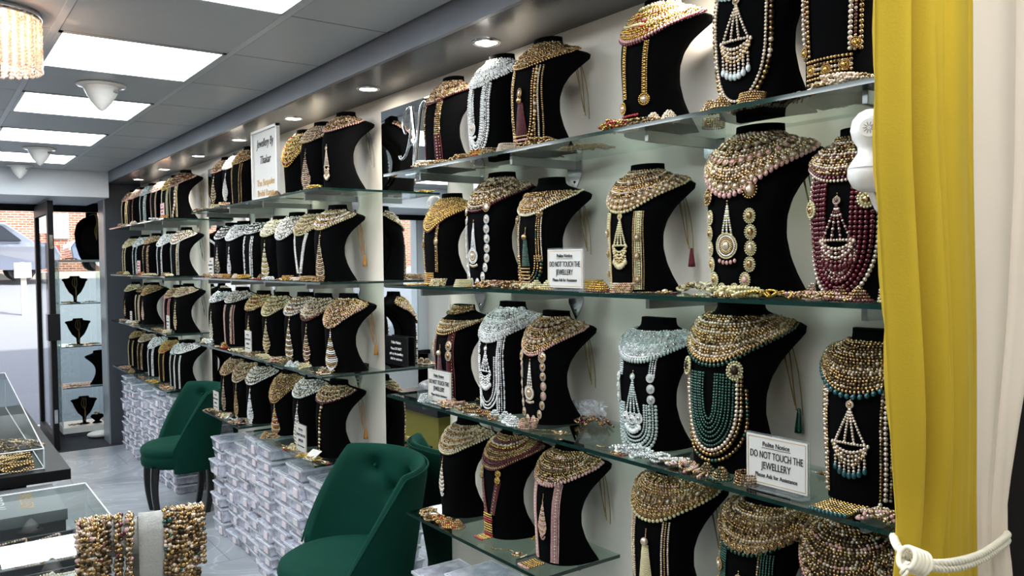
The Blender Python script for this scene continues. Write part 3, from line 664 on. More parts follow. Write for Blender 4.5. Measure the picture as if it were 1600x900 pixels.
  dict(collar=dict(vt=.948, vbc=.68, rows='g G g g m m +c +y m g', fringe=[('m', .004, 1.2, 1.2), ('g', .009, 1, 1.4), ('m', .014, 1.1, 1)]), parts=[('med', (([(.042, .62), (-.040, .62), (.042, .56), (-.040, .56)], .010, 'y', 'g'), {})), ('straps', (.040, .54, .016, .22, ['m', 'm', 'mg', 'm'], .0026, .0050)), ('plate', (.004, .22, -.08, .022, ['y', 'g', 'r', 'r', 'y', 'g'], 'r')), ('cord', ('cord_gold',))])),
 (4, (886, 694), 1.02, .03, 'pink strap set', 'gold bib necklace with pale pink bead straps and fan pendant, near bottom shelf',
  dict(collar=dict(vt=.948, vbc=.70, rows='x G g gX q', fringe=[('q', .004, 1.1, 1.3), ('k', .010, 1.4, 1.3)]), parts=[('straps', (.048, .70, .036, .02, ['k', 'k', 'kp', 'k', 'k'], .0024, .0046)), ('drop', (.0, .54, .26, .017, ['g', 'c', 'k'])), ('plate', (.006, -.02, -.18, .024, ['g', 'y', 'g'], 'k')), ('cord', ('cord_gold',))])),
 (4, (1050, 744), 1.08, .05, 'gold paisley bib set', 'broad gold paisley bib necklace with pearl edge, above the curtain rope level',
  dict(collar=dict(vt=.93, vbc=.66, vbs=.858, rows='x Oxx g q g q g _g _Qgg', base='G', el=1.35, A=1.5, fringe=[('P', .005, 1.4, 1.0)]), parts=[('straps', (.048, .66, .044, .02, ['c', 'g', 'c'], .0026, .0062)), ('tassel', (0, .50, .16, .020, 'P', 'c')), ('cord', ('cord_gold', 1, 'cord_maroon'))])),
 (4, (1195, 787), 1.05, .05, 'green strap scalloped set', 'gold scalloped bib necklace with green beads and green straps, bottom of near display',
  dict(collar=dict(vt=.93, vbc=.68, vbs=.858, rows='x g X g c x Oxg', base='G', fringe=[('x', .003, 1.1, 1.3), ('e', .010, 1.3, 1.2)]), parts=[('straps', (.052, .68, .050, .05, ['e', 'e', 'e', 'e', 'e', 'x'], .0026, .0050)), ('med', (([(.052, .54), (.052, .42), (-.05, .40)], .013, 'g', 'c'), {})), ('passa', (0, .50, .3, .12, .022, 'c', 'g', 'cg'))])),
 (4, (1335, 822), 1.08, .05, 'brown gold wide collar set', 'wide brown gold bib necklace reaching the neck beside the tied yellow curtain',
  dict(collar=dict(vt=.95, vbc=.58, vbs=.84, rows='x X q x gx X', base='D', A=1.5, sh=1.9, fringe=[('k', .004, 1.1, 1.3), ('m', .012, 1.2, 1.2)]), parts=[('straps', (.05, .60, .05, .05, ['m', 'g', 'm'], .0028, .0060))])),
]
bead_leaf = MATS['bead_leaf'] = MATS['emerald_bead']; MATS['leaf_dummy'] = MATS['emerald_bead']
NPOS = []
for row, q, sc, rz, short, nlab, spec in NEAR:
    L = base_from_neck(q[0], q[1], row, sc); sc = sc*1.0
    NPOS.append((row, L.y, sc, short))
    bust(L, sc, f'black velvet bust on {ROWN[row]} near shelf wearing the {short}', 'black velvet busts in the near display', rz)
    necklace(L, sc, 'necklace', nlab, 'necklace', spec, 1, 'necklaces on busts in the near display', rz)

# ---------------------------------------------------------------- busts and necklaces, middle and far displays
CN = dict(g='gold', c='champagne', s='silver', x='antique gold', z='silver', m='maroon', k='pink', q='rose gold', b='mint', y='yellow gold', P='cream pearl', S='white crystal', u='mint silver', j='bright gold', w='white floral', n='gold and maroon', h='cream')
def C1(rows, fr='', vbc=.70, **k): d = dict(vt=.93, vbc=vbc, vbs=.875, rows=rows, A=1.3); d['fringe'] = [(fr, .004, 1.1, 1.2)] if fr else []; d.update(k); return d
def DR(t, vt=.58, vb=.22, w_=.017): return ('drop', (-.006, vt+.03, vb-.02, w_*1.45, t))
def ST(t, s=.042, vb=.06): return ('straps', (s, .70, s*.85, vb, t, .0036, .0068))
FARD = [
 ('B', 1, (354, 246), 1, 'bronze choker with champagne drop', C1('x q', 'k'), [DR(['c', 'x'])]),
 ('B', 1, (373, 242), 1, 'white floral choker with white drop', C1('w S w', 'w'), [DR(['S', 'w'])]),
 ('B', 1, (390, 227), 1.04, 'gold choker with beaded gold straps', C1('g x', 'g'), [ST(['g', 'D', 'g'])]),
 ('B', 1, (474, 209), 1, 'lemon gold bib necklace hanging low', C1('j y P', 'y', .45), [('cord', ('cord_gold',))]),
 ('B', 1, (502, 195), 1.02, 'bronze choker with blush teardrop', C1('x c', 'g'), [DR(['c', 'q'], .52, .12, .020)]),
 ('B', 1, (538, 183), 1.04, 'bronze choker with slim fan pendant', C1('x X q', 'k', .74), [('passa', (0, .52, .30, .14, .016, 'c', 'g', 'cc')), ('cord', ('cord_grey',))]),
 ('B', 2, (360, 350), 1, 'dark silver choker with silver drop', C1('z D s', 's'), [DR(['z', 'x'], .5, .1)]),
 ('B', 2, (379, 347), 1, 'silver pearl collar with slim silver drop', C1('z S z', 'S', .66), [DR(['z', 'S'], .5, .1, .012)]),
 ('B', 2, (408, 342), 1, 'smoky silver choker with two long silver straps', C1('s D z', 's', .74), [ST(['z', 's', 'z'], .036, .03)]),
 ('B', 2, (436, 340), 1, 'cream pearl collar with lemon drop', C1('c P S', 'P', .68), [DR(['S', 'P', 'y'], .52, .06, .020)]),
 ('B', 2, (462, 335), 1.02, 'silver bib necklace with no pendant', C1('z c S', 'S', .60), []),
 ('B', 2, (492, 330), 1.02, 'gold and pearl collar with white ribbon straps', C1('g P c', 'P', .64), [('straps', (.045, .66, .010, .10, ['S', 'w', 'S'], .0036, .005)), DR(['x'], .10, .01, .012)]),
 ('B', 2, (525, 326), 1.04, 'gold square-link choker with champagne drop', C1('g g c S', 'P', .68), [DR(['c', 'x'], .56, .05, .018), ('cord', ('cord_orange', 1))]),
 ('B', 3, (350, 450), 1, 'silver choker with slim pearl drop', C1('z z', 's', .74), [DR(['P', 'z'], .52, .1, .012)]),
 ('B', 3, (377, 445), 1.04, 'silver collar with ladder strands of pink and pearl', C1('z c', 's', .74), [ST(['k', 'm', 'P', 'q'], .040, .04)]),
 ('B', 3, (410, 453), 1, 'tiered gold choker with gold teardrop', C1('g j P', 'x', .68), [DR(['g', 'P'], .5, .1)]),
 ('B', 3, (438, 455), 1, 'cream gold leaf collar with cream drop', C1('h P g', 'P', .64), [DR(['P', 'x'], .50, .12, .020)]),
 ('B', 3, (475, 458), 1.02, 'copper choker over pearl fringe with long drop', C1('x q S', 'S', .68), [DR(['S', 'x', 'g'], .58, .06, .018)]),
 ('B', 3, (503, 460), 1.02, 'champagne collar with maroon-tipped drop', C1('c x c', 'm', .64), [DR(['c', 'n'], .50, .12)]),
 ('B', 3, (542, 462), 1.04, 'rose gold bib with fringed pearl pendant', C1('q g q x', 'q', .58), [DR(['q', 'S', 'S', 'g'], .48, .08, .024), ('cord', ('cord_orange', 1))]),
 ('B', 4, (370, 563), 1, 'bronze collar with slim bronze drop', C1('x q', 'x', .66), [DR(['x', 'c'], .54, .1, .014)]),
 ('B', 4, (390, 560), 1, 'antique gold rolled collar with slim gold drop', C1('g c x', 'c', .62), [DR(['g', 'x'], .54, .08, .014)]),
 ('B', 4, (412, 567), 1, 'silver fringed collar with silver drop', C1('x z S', 'S', .66), [DR(['z', 'S'], .54, .06, .018)]),
 ('B', 4, (452, 580), 1, 'yellow gold lattice bib with layered gold drop', C1('g g x', 'g', .52), [DR(['g', 'j', 'c'], .44, .06, .022)]),
 ('B', 4, (488, 583), 1.02, 'silver rope collar with lattice drop', C1('z c z', 'S', .70), [DR(['S', 'c'], .56, .06, .018)]),
 ('B', 4, (527, 598), 1.04, 'open gold choker with single gold chain pendant', C1('g c g', 'm', .72), [('line', ([.0, .004, .012], [.72, .3, -.02], '+x', .0055, 1)), ('plate', (.015, -.01, -.14, .02, ['g', 'x'], 'm')), ('cord', ('cord_orange', 1))]),
 ('A', 1, (199, 296), 1, 'rose gold bib with rows of pearl strands', C1('q q x', 'k'), [ST(['P', 'g', 'P', 'x'], .040, .0)]),
 ('A', 1, (220, 291), 1, 'peach choker with maroon and gold strap', C1('k P k', 'k'), [ST(['m', 'g'], .035, .05)]),
 ('A', 1, (238, 287), 1, 'mint bib with mint bead strands', C1('u b u', 'b'), [ST(['b', 'b', 'u', 'b'], .040, .02)]),
 ('A', 1, (256, 281), 1, 'pink crystal choker with pink straps', C1('x c k', 'k'), [ST(['k', 'P'], .038, .02)]),
 ('A', 1, (274, 276), 1, 'pale yellow gold bib with white straps', C1('P y j', 'y', .66), [ST(['P', 'w', 'P'], .040, .04)]),
 ('A', 1, (294, 269), 1.04, 'bronze and maroon bib with long medallion chain', C1('x X m', 'k', .66), [('line', ([-.035, -.03, 0], [.66, .3, .02], 'Ocx', .010, 1.2)), ST(['P', 'g'], .045, .03), ('cord', ('cord_gold',))]),
 ('A', 2, (207, 373), 1, 'cream gold collar with single cream strap', C1('h P', 'P'), [ST(['P', 'h'], .02, .02)]),
 ('A', 2, (226, 370), 1, 'silver mint collar with mint strap', C1('u z', 'b'), [ST(['u', 'b'], .03, .02)]),
 ('A', 2, (243, 366), 1, 'copper choker with copper straps', C1('x q', 'g', .74), [ST(['q', 'x', 'q'], .038, .02)]),
 ('A', 2, (266, 362), 1, 'white crystal bib with white straps', C1('z S z', 'S', .66), [ST(['S', 'z'], .035, .02)]),
 ('A', 2, (290, 358), 1.04, 'gold square bib with mint and rose straps', C1('g z c', 'S', .66), [ST(['b', 'q', 'P'], .045, .02), ('cord', ('cord_grey',))]),
 ('A', 3, (210, 443), 1, 'cream choker with slim gold drop', C1('h', 'P', .76), [DR(['g', 'q'], .45, .2, .010)]),
 ('A', 3, (230, 439), 1, 'dark gold choker with pink and pearl straps', C1('x D', 'x', .78), [ST(['P', 'k', 'P'], .03, .05)]),
 ('A', 3, (240, 441), 1.02, 'antique gold collar with pale pink drop', C1('x g', 'x', .70), [DR(['k', 'P'], .5, .2, .012), ('cord', ('cord_grey',))]),
 ('A', 3, (277, 441), 1, 'copper gold choker with maroon strap', C1('g q x', 'k', .72), [ST(['k', 'r', 'k'], .035, .05)]),
 ('A', 3, (298, 443), 1.04, 'champagne choker with slim champagne drop', C1('x c', 'c', .74), [DR(['P', 'q'], .58, .15, .012), ('cord', ('cord_grey',))]),
 ('A', 4, (219, 518), 1, 'gold choker with two pearl straps', C1('g x', 'g', .76), [ST(['P', 'g'], .038, .05)]),
 ('A', 4, (234, 523), 1, 'brown crystal choker with brown strands', C1('x c', 'c', .74), [ST(['x', 'q', 'x'], .035, .05)]),
 ('A', 4, (251, 526), 1, 'lilac silver bib with silver loop', C1('z S', 'S', .68), [ST(['S', 'z', 'S'], .038, .02)]),
 ('A', 4, (269, 531), 1, 'yellow gold bib with gold straps', C1('j y g', 'j', .66), [ST(['g', 'y'], .036, .02)]),
 ('A', 4, (287, 534), 1, 'mint and silver choker with mint strands', C1('z u', 'b', .72), [ST(['b', 'u', 'g', 'b'], .038, .0)]),
 ('A', 4, (304, 539), 1.04, 'silver choker with white flower straps', C1('z z', 'S', .74), [ST(['w', 'S'], .035, .02)]),
]
FPOS = []
for bay, row, q, sc, lab, col, ps in FARD:
    L = base_from_neck(q[0], q[1], row, sc)
    if bay == 'A': L.y = min(L.y, 7.80-.03*(row == 1)); L.y = max(L.y, 6.07)
    FPOS.append((bay, row, L.y, lab))
    where = {'B': 'middle', 'A': 'far'}[bay]+' '+ROWN[row]+' shelf'
    bust(L, sc, f'black velvet bust, {where}, {lab}', f'black velvet busts in the {BAYN[bay]}', .24)
    t = necklace(L, sc, 'necklace', f'{lab}, {where}', 'necklace', dict(collar=col, parts=ps), 0, f'necklaces on busts in the {BAYN[bay]}', .24)

# ---------------------------------------------------------------- ceiling lights, downlights, domes, chandelier
emis('panel_glow', '#f4fbff', PANEL_E); emis('spot_glow', '#fff6e6', 30.0); emis('bulb_glow', '#ffe0b0', 40)
_names = ['nearest the shop front', 'second from the shop front', 'third from the shop front', 'fourth from the shop front', 'whose corner shows at the top edge', 'above the camera', 'behind the camera']
def panel(x0, x1, y0, y1, label):
    t = thing('ceiling_light', label, 'light', ((x0+x1)/2, (y0+y1)/2, ZC), 0, 'square ceiling light panels'); a, b = (x1-x0)/2-.012, (y1-y0)/2-.005
    g = G()
    for q in ((-a, -b, a, -b+.014), (-a, b-.014, a, b), (-a, -b, -a+.014, b), (a-.014, -b, a, b)): g.box((q[0], q[1], -.004), (q[2], q[3], .02))
    part('frame', g, 'ceiling_grid', t); part('diffuser', G().box((-a+.014, -b+.014, 0), (a-.014, b-.014, .012)), 'panel_glow', t); return t
row_r = sorted([p for p in LP if p[0] > 0], key=lambda p: -p[2]); row_l = sorted([p for p in LP if p[0] < 0], key=lambda p: -p[2])
for k, p in enumerate(row_r): panel(*p, f'square ceiling light panel in the right row, {_names[k]}')
for k, p in enumerate(row_l): panel(*p, f'square ceiling light panel in the left row, {_names[k]}')
_sn = ['nearest the camera, over the silver set', 'second from the camera, left of it', 'over the framed bridal range sign', 'fourth in the row, right of mid ceiling', 'fifth in the row, over the far mirror', 'sixth in the row, over the far display', 'last in the row beside the dark partition']
def downlight(y, label):
    t = thing('downlight', label, 'light', (1.555, y, ZSOF), 0, 'round downlights in the dark soffit')
    part('rim', G().lathe([(.036, .002), (.037, -.003), (.044, -.005), (.049, -.002), (.049, .001)], n=32), 'chrome', t)
    part('lamp', G().lathe([(0, -.001), (.037, -.001)], n=32).lathe([(.037, -.001), (.037, .001), (0, .001)], n=32), 'spot_glow', t)
    l = bpy.data.lights.new('downlight_beam', 'SPOT'); l.energy = SPOT_W; l.color = (1, .93, .83); l.spot_size = math.radians(125); l.spot_blend = .8; l.shadow_soft_size = .035
    o = bpy.data.objects.new('beam', l); COL.objects.link(o); o.parent = t; o.location = (0, 0, -.012)
for k, y in enumerate([2.253, 3.131, 3.974, 4.829, 5.686, 6.615, 7.511]): downlight(y, 'round recessed downlight '+_sn[k])
downlight(1.38, 'round recessed downlight just above the picture, over the pink gold set'); downlight(.62, 'round recessed downlight beside the curtain, out of view')
def dome(x, y, label, s):
    t = thing('ceiling_cone', label, 'light', (x, y, ZC), 0, 'white cone shaped ceiling fittings'); t.scale = (s, s, s)
    part('flange', G().lathe([(0, -.001), (.098, -.001), (.105, -.004), (.098, -.010), (.07, -.012)], n=36), 'white_plastic', t)
    part('cone', G().lathe([(.072, -.008), (.074, -.016), (.068, -.034), (.045, -.078), (.016, -.112), (.004, -.120), (0, -.121)], n=36), 'white_plastic', t)
    part('lens', G().lathe([(0, 0), (.016, 0), (.016, -.010), (0, -.012)], (.050, -.042, -.028), n=16), 'grey_plastic', t)
P = onz(158, 132, ZC); dome(P.x, P.y, 'white cone shaped ceiling fitting between the two nearest light panels', 1.0)
P = onz(60, 236, ZC); dome(P.x-.01, 6.52, 'white cone shaped ceiling fitting in the middle of the room', 1.0)
dome(.70, 7.70, 'white cone shaped ceiling fitting nearest the shop front', .9)
ch = thing('chandelier', 'round crystal bead chandelier glowing warm at the top left corner', 'chandelier', (.215, 3.09, ZC))
g = G().lathe([(.135, 0), (.143, -.004), (.143, -.022), (.135, -.026), (.13, -.022), (.13, -.003)], n=40).lathe([(0, -.001), (.135, -.001), (.135, -.006), (0, -.006)], n=30); part('chrome_ring', g, 'chrome', ch)
glassy('crystal', '#fdf3ec', 1.9, .03, body=.32, bodycol='#f7e9df', brough=.12)
def cstrand(n, r):
    g = G(); P = [(0, 0, -.012-.0115*k) for k in range(n)]; g.stamp(ICO1, P, np.array([[r*(1+.25*(k % 2)), r*(1+.25*(k % 2)), r] for k in range(n)]), 0, smooth=False); return g
proto = None
for R_, n, m in ((.136, 16, 34), (.105, 16, 22), (.07, 15, 14)):
    pr = part('crystal_strand', cstrand(n, .0068), 'crystal', ch)
    for k in range(m):
        o = pr if k == 0 else pr.copy()
        if k: COL.objects.link(o); o.parent = ch
        a = 2*PI*k/m; o.location = (R_*math.cos(a), R_*math.sin(a), 0)
for a in (0.4, 2.5, 4.6):
    part('bulb', G().lathe([(0, 0), (.006, 0), (.012, -.02), (.010, -.035), (0, -.05)], (.045*math.cos(a), .045*math.sin(a), -.02), n=12), 'bulb_glow', ch)
l = bpy.data.lights.new('chandelier_glow', 'POINT'); l.energy = 4; l.color = (1, .84, .66); l.shadow_soft_size = .03; o = bpy.data.objects.new('glow', l); COL.objects.link(o); o.parent = ch; o.location = (0, 0, -.09)

# ---------------------------------------------------------------- green velvet chairs
def make_chair(label):
    t = thing('tub_chair', label, 'chair', (0, 0, 0), 0, 'green velvet tub chairs')     # faces -X
    # seat cushion
    g = G(); prof_ = [(0, .335), (.235, .335), (.252, .350), (.256, .385), (.252, .405), (.249, .412), (.254, .420), (.258, .440), (.250, .462), (.225, .478), (.17, .488), (.10, .492), (0, .494)]
    g.lathe(prof_, n=48); part('seat', g, 'velvet_green', t, fixn=True)
    # shell
    nphi, nt = 72, 22; PH = math.radians(108)
    def top(ph):
        a = abs(ph)/PH; return .85-.012*a-(.37*max(0, (a-.63)/.37)**1.1)
    def rad(z, ph): return (.252+.075*((z-.33)/.5))*(1+.13*abs(math.sin(ph))**1.5)
    outer = []; inner = []
    tuft = [(math.radians(-24), .66), (math.radians(24), .66), (math.radians(0), .745), (math.radians(-46), .755), (math.radians(46), .755)]
    for i in range(nphi+1):
        ph = -PH+2*PH*i/nphi; zt = top(ph); ro = []; ri = []
        for j in range(nt+1):
            u = j/nt; z = .31+(zt-.31)*u; R_ = rad(z, ph); th = .062*(1-.25*u); ez = 0
            if u > .9: k = (u-.9)/.1; thk = th*(1-k*k*.75); ez = 0; mid = R_-th/2; o_, i_ = mid+thk/2, mid-thk/2
            else: o_, i_ = R_, R_-th
            # rounded vertical ends
            e = min(1, (PH-abs(ph))/.10); mid = (o_+i_)/2; sq = math.sqrt(max(0.02, 1-(1-e)**2)); o2, i2 = mid+(o_-mid)*sq, mid+(i_-mid)*sq
            for tp, tz in tuft:
                dd = ((ph-tp)*.24)**2+(z-tz)**2; i2 += .034*math.exp(-dd/.0012)
                if z < tz: i2 += .008*math.exp(-((ph-tp)*.24)**2/.00012)*max(0, 1-(tz-z)/.16)
            for ta, tb in ((0, 2), (1, 2), (0, 3), (1, 4)):
                ax, az = tuft[ta][0]*.24, tuft[ta][1]; bx, bz = tuft[tb][0]*.24, tuft[tb][1]; px_, pz_ = ph*.24, z
                L2 = (bx-ax)**2+(bz-az)**2; s_ = max(0, min(1, ((px_-ax)*(bx-ax)+(pz_-az)*(bz-az))/L2)); d2 = (px_-ax-s_*(bx-ax))**2+(pz_-az-s_*(bz-az))**2; i2 += .012*math.exp(-d2/.00016)
            i2 = min(i2, o2-.010)
            ro.append((o2*math.cos(ph), o2*math.sin(ph), z)); ri.append((i2*math.cos(ph), i2*math.sin(ph), z))
        outer.append(ro); inner.append(ri)
    loop = [o_+i_[::-1] for o_, i_ in zip(outer, inner)]
    g = G(); g.grid(np.array(loop), 0, True, False, True)
    for k in (0, -1):
        P = np.array(loop[k]); n = len(P); g.add(P, [(a, a+1, n-2-a) for a in range(n//2-1)]+[(a+1, n-3-a+1-1, n-2-a) for a in range(n//2-1)], 0, True)
    part('backrest', g, 'velvet_green', t, fixn=True)
    # piping along the shell edge
    pts = []
    for i in range(0, nphi+1): ph = -PH+2*PH*i/nphi; z = top(ph); r_ = rad(z, ph)-.004; pts.append((r_*math.cos(ph), r_*math.sin(ph), z-.012))
    part('piping', G().tube(pts, .0042, 0, 8), 'velvet_green', t)
    for tp, tz in tuft: part('button', G().stamp(ICO2, [((rad(tz, tp)-.030)*math.cos(tp), (rad(tz, tp)-.030)*math.sin(tp), tz)], [[.009, .009, .009]], 0), 'velvet_green', t)
    for (x, y, fx) in ((-.185, .155, -1), (-.185, -.155, -1), (.17, .15, 1), (.17, -.15, 1)):
        n = 9; P = []
        for k in range(n):
            u = k/(n-1); off = (.012*math.sin(PI*u)-.018*u*u) * (1 if fx < 0 else -1); cx = x-off if fx < 0 else x-off; r_ = .026-.009*u
            P.append([(cx+a*r_, y+b*r_, .35*(1-u)) for a, b in ((-1, -1), (-.5, -1.05), (.5, -1.05), (1, -1), (1, 1), (.5, 1.05), (-.5, 1.05), (-1, 1))])
        g = G(); g.grid(np.array(P), 0, True, False, True); g.add(P[-1]+[tuple(np.mean(P[-1], 0))], [(k, (k+1) % 8, 8) for k in range(8)], 0)
        part('leg', g, 'leg_black', t, fixn=True)
    return t
ch1 = make_chair('green velvet tub chair with tufted back, in front of the near mirror'); ch1.location = (1.34, 2.98, 0); ch1.rotation_euler = (0, 0, -.12)
ch2 = dup(ch1, 'green velvet tub chair with black legs, in front of the far mirror', (1.37, 5.62, 0), -.06); ch2.scale = (.92, .90, .97)

# ---------------------------------------------------------------- clear storage boxes
def make_box(w_, d_, h_, stuff, name='storage_box'):
    """origin at base centre; label side faces -X"""
    t = thing(name, '', 'box'); th = .002; hb = h_-.012
    g = G(); a, b = d_/2, w_/2; ta, tb = a-.004, b-.004
    def ring(x, y, z): return [(-x, -y, z), (x, -y, z), (x, y, z), (-x, y, z)]
    P = np.array([ring(ta-.006, tb-.006, .001), ring(ta, tb, hb)]); g.grid(P, 0, False, False, True); g.add(ring(ta-.006, tb-.006, .001), [(0, 2, 1), (0, 3, 2)], 0)
    part('body', g, 'box_plastic', t, fixn=True)
    l = G().box((-a, -b, hb-.004), (a, b, hb+.004)).box((-a+.012, -b+.012, hb+.004), (a-.012, b-.012, hb+.009)); lid = part('lid', l, 'box_plastic', t)
    r = G()
    for q in ((-a, -b, a, -b+.003), (-a, b-.003, a, b), (-a, -b, -a+.003, b), (a-.003, -b, a, b)): r.box((q[0]-.0005, q[1]-.0005, hb-.005), (q[2]+.0005, q[3]+.0005, hb+.0046))
    part('rim', r, 'box_rim', lid)
    c = G(); n = 9; rs = np.random.default_rng(stuff)
    top = rs.uniform(.25, .92, (n, n))*hb; top[0] = top[-1] = .006; top[:, 0] = top[:, -1] = .006
    xs = np.linspace(-a*.88, a*.88, n); ys = np.linspace(-b*.9, b*.9, n); P = np.array([[(xs[i], ys[j], top[i, j]) for j in range(n)] for i in range(n)]); c.grid(P, 0, False)
    part('packed_jewellery', c, ('box_stuff', 'box_stuff2')[stuff % 2], t)
    part('paper_label', G().box((-a-.0006, -b*.45-.02, .012), (-a+.0045, -b*.45+.028, .012+h_*.45)), 'label_paper', t)
    return t
boxes = [make_box(.205, .20, .066, 1), make_box(.205, .20, .066, 2), make_box(.19, .17, .045, 3), make_box(.205, .21, .09, 4)]
hs = [.066, .066, .045, .09]; used = [False]*4
def put_box(k, loc, rz, label, group):
    o = boxes[k] if not used[k] else dup(boxes[k], label, loc, rz, group)
    if not used[k]: used[k] = True; tag(o, label, 'box', group, loc, rz)
    return o
def stacks(y0, y1, xf, top, label, group, dy=.212):
    y = y0; c = 0
    while y+dy <= y1+.02:
        z = 0; xo = random.uniform(-.012, .03); yo = 0; zt = top-random.choice([0, 0, .03, .06, .10])
        while True:
            k = random.choices(range(4), (5, 5, 2, 2))[0]
            if z+hs[k] > zt: break
            put_box(k, (xf+.105+xo+random.uniform(-.012, .012), y+dy/2+random.uniform(-.003, .003), z), random.uniform(-.05, .05), label, group); z += hs[k]+.0008
        y += dy; c += 1
stacks(3.40, 5.16, 1.42, .70, 'clear plastic storage box of packed jewellery, stacked under the middle display', 'storage boxes stacked under the middle display')
stacks(6.0, 8.05, 1.42, .70, 'clear plastic storage box of packed jewellery, stacked under the far display', 'storage boxes stacked under the far display')
for i, (y, x, tops) in enumerate(((2.44, 1.505, .60), (2.20, 1.495, .605), (1.97, 1.50, .58))):
    z = 0; n = int(tops/.0668)
    for k in range(n):
        put_box((k+i) % 2, (x+random.uniform(-.006, .006), y, z), random.uniform(-.04, .04), ('clear storage box with paper label, in the %s stack under the low near shelf' % ('leftmost', 'middle', 'rightmost')[i]), 'storage boxes under the low near shelf, %s stack' % ('left', 'middle', 'right')[i]); z += .0668

# ---------------------------------------------------------------- notices
def notice(px, py, row, label, big=True, w_=.148, h_=.105, x=None, style='do'):
    P = onx(px, py, x or 1.43); t = thing('notice_stand', label, 'sign', (x or 1.43, P.y, ZS[row]+.001), 0, None)
    part('acrylic_holder', G().box((.0015, -w_/2-.003, 0), (.0035, w_/2+.003, h_+.012)).box((-.02, -w_/2-.003, 0), (.03, w_/2+.003, .003)), 'acrylic', t)
    c = part('card', G().box((-.0012, -w_/2, .008), (.0012, w_/2, .008+h_)), 'card_pink' if style == 'pink' else 'card_white', t)
    b = G(); e = .004; z0, z1 = .008+e, .008+h_-e; y1 = w_/2-e; q = .0009
    for lo, hi in (((-y1, z0), (y1, z0+q)), ((-y1, z1-q), (y1, z1)), ((-y1, z0), (-y1+q, z1)), ((y1-q, z0), (y1, z1))): b.box((-.0018, lo[0], lo[1]), (-.001, hi[0], hi[1]))
    part('gold_border', b, 'ink_gold', c)
    if style != 'do': 
        for k, (ww, zz) in enumerate(((.5, .72), (.75, .5), (.6, .3))): pass
    s = min(1, w_/.148); H_ = h_
    for body, size, fz, sx in (('Polite Notice', .0145, .83, .85), ('DO NOT TOUCH THE', .0215, .61, .60), ('JEWELLERY', .0215, .40, .66), ('Please Ask for Assistance', .0125, .20, .80)):
        textmesh('lettering', body, size*s, 'ink_black', c, (-.0022, 0, .008+H_*fz), FACE, sx)
    part('underline', G().box((-.0022, -.035*s, .008+H_*.755), (-.0014, .035*s, .008+H_*.762)), 'ink_black', c)
    return t
notice(883, 446, 2, 'polite notice card reading do not touch the jewellery, right of green tassel set')
notice(687, 640, 3, 'polite notice card in front of the maroon medallion strand set')
notice(1213, 770, 3, 'large looking polite notice card at the foot of the emerald strand set')
notice(471, 706, 4, 'polite notice card on the low middle shelf before the lattice drop bust', w_=.12, h_=.125)
notice(338, 648, 4, 'small polite notice card at the left end of the low middle shelf', w_=.10, h_=.115)
notice(388, 548, 3, 'polite notice card on the third middle shelf beside pearl necklaces', w_=.10, h_=.115)
notice(330, 432, 2, 'polite notice card at the left end of the second middle shelf', w_=.10, h_=.11)
notice(254, 342, 1, 'pink notice card on the top far shelf', w_=.10, h_=.105, style='pink')
notice(217, 430, 2, 'pink notice card on the second far shelf', w_=.10, h_=.105, style='pink')
notice(205, 506, 3, 'small white notice card on the third far shelf by dark partition', w_=.07, h_=.09)
notice(263, 524, 3, 'white notice card at the right end of the third far shelf', w_=.08, h_=.115)
# framed bridal range sign
P1 = onx(397, 300, 1.43); P2 = onx(437, 300, 1.43); yc = (P1.y+P2.y)/2; hw = abs(P1.y-P2.y)/2
t = thing('framed_sign', 'tall framed sign lettered the bespoke bridal range on top middle shelf', 'sign', (1.43, yc, ZS[1]+.001), 0); Hs = .355
g = G()
for lo, hi in (((-hw, 0), (hw, .012)), ((-hw, Hs-.012), (hw, Hs)), ((-hw, 0), (-hw+.012, Hs)), ((hw-.012, 0), (hw, Hs))): g.box((-.012, lo[0], lo[1]), (.006, hi[0], hi[1]))
part('frame', g, 'white_plastic', t); pn = part('panel', G().box((-.002, -hw+.011, .011), (.004, hw-.011, Hs-.011)), 'card_white', t)
for body, size, z, sx, m, sh in (('Jewellery By', .058, .80, .95, 'ink_black', .25), ('Thakar', .058, .56, .95, 'ink_black', .25), ('The Bespoke', .048, .24, 1.0, 'ink_gold', 0), ('Bridal Range', .048, .09, 1.0, 'ink_gold', 0)):
    k = (2*hw*.8)/max(.05, size*len(body)*.52); textmesh('lettering', body, size, m, pn, (-.004, 0, Hs*z), FACE, min(sx, k), shear=sh)
# black notice on the mirror
P = onx(619, 548, 1.665); t = thing('black_notice', 'black notice card with white lettering against the near mirror', 'sign', (1.668, P.y, 0))
c = part('card', G().box((-.002, -.10, P.z-.062), (.002, .10, P.z+.062)), 'card_black', t)
for body, size, dz in (('Polite Notice', .018, .035), ('Please DO NOT', .016, .008), ('pick up the jewellery', .016, -.014), ('Ask for assistance', .016, -.036)): textmesh('lettering', body, size, 'ink_white', c, (-.0030, .0, P.z+dz), FACE, .9)
# silver script letter N on the top shelf
t = thing('silver_letter', 'silver ornamental script letter N at the left end of near top shelf', 'ornament', (0, 0, 0))
def stroke(pts, r=.007):
    Q = [onx(580+x/5, 140+y/5, 1.50) for x, y in pts]; m = 40; out = []
    for k in range(m):
        u = k/(m-1)*(len(Q)-1); i = min(int(u), len(Q)-2); f = u-i
        p0, p1, p2, p3 = Q[max(i-1, 0)], Q[i], Q[i+1], Q[min(i+2, len(Q)-1)]
        out.append(.5*((2*p1)+(p2-p0)*f+(2*p0-5*p1+4*p2-p3)*f*f+(3*p1-p0-3*p2+p3)*f**3))
    return out
g = G()
g.tube(stroke([(268, 345), (248, 270), (270, 180), (312, 135), (312, 260), (300, 400), (272, 510), (236, 545), (222, 520)]), .0052, 0, 8)
g.tube(stroke([(318, 135), (330, 260), (345, 400), (340, 520), (338, 598)]), .0075, 0, 8)
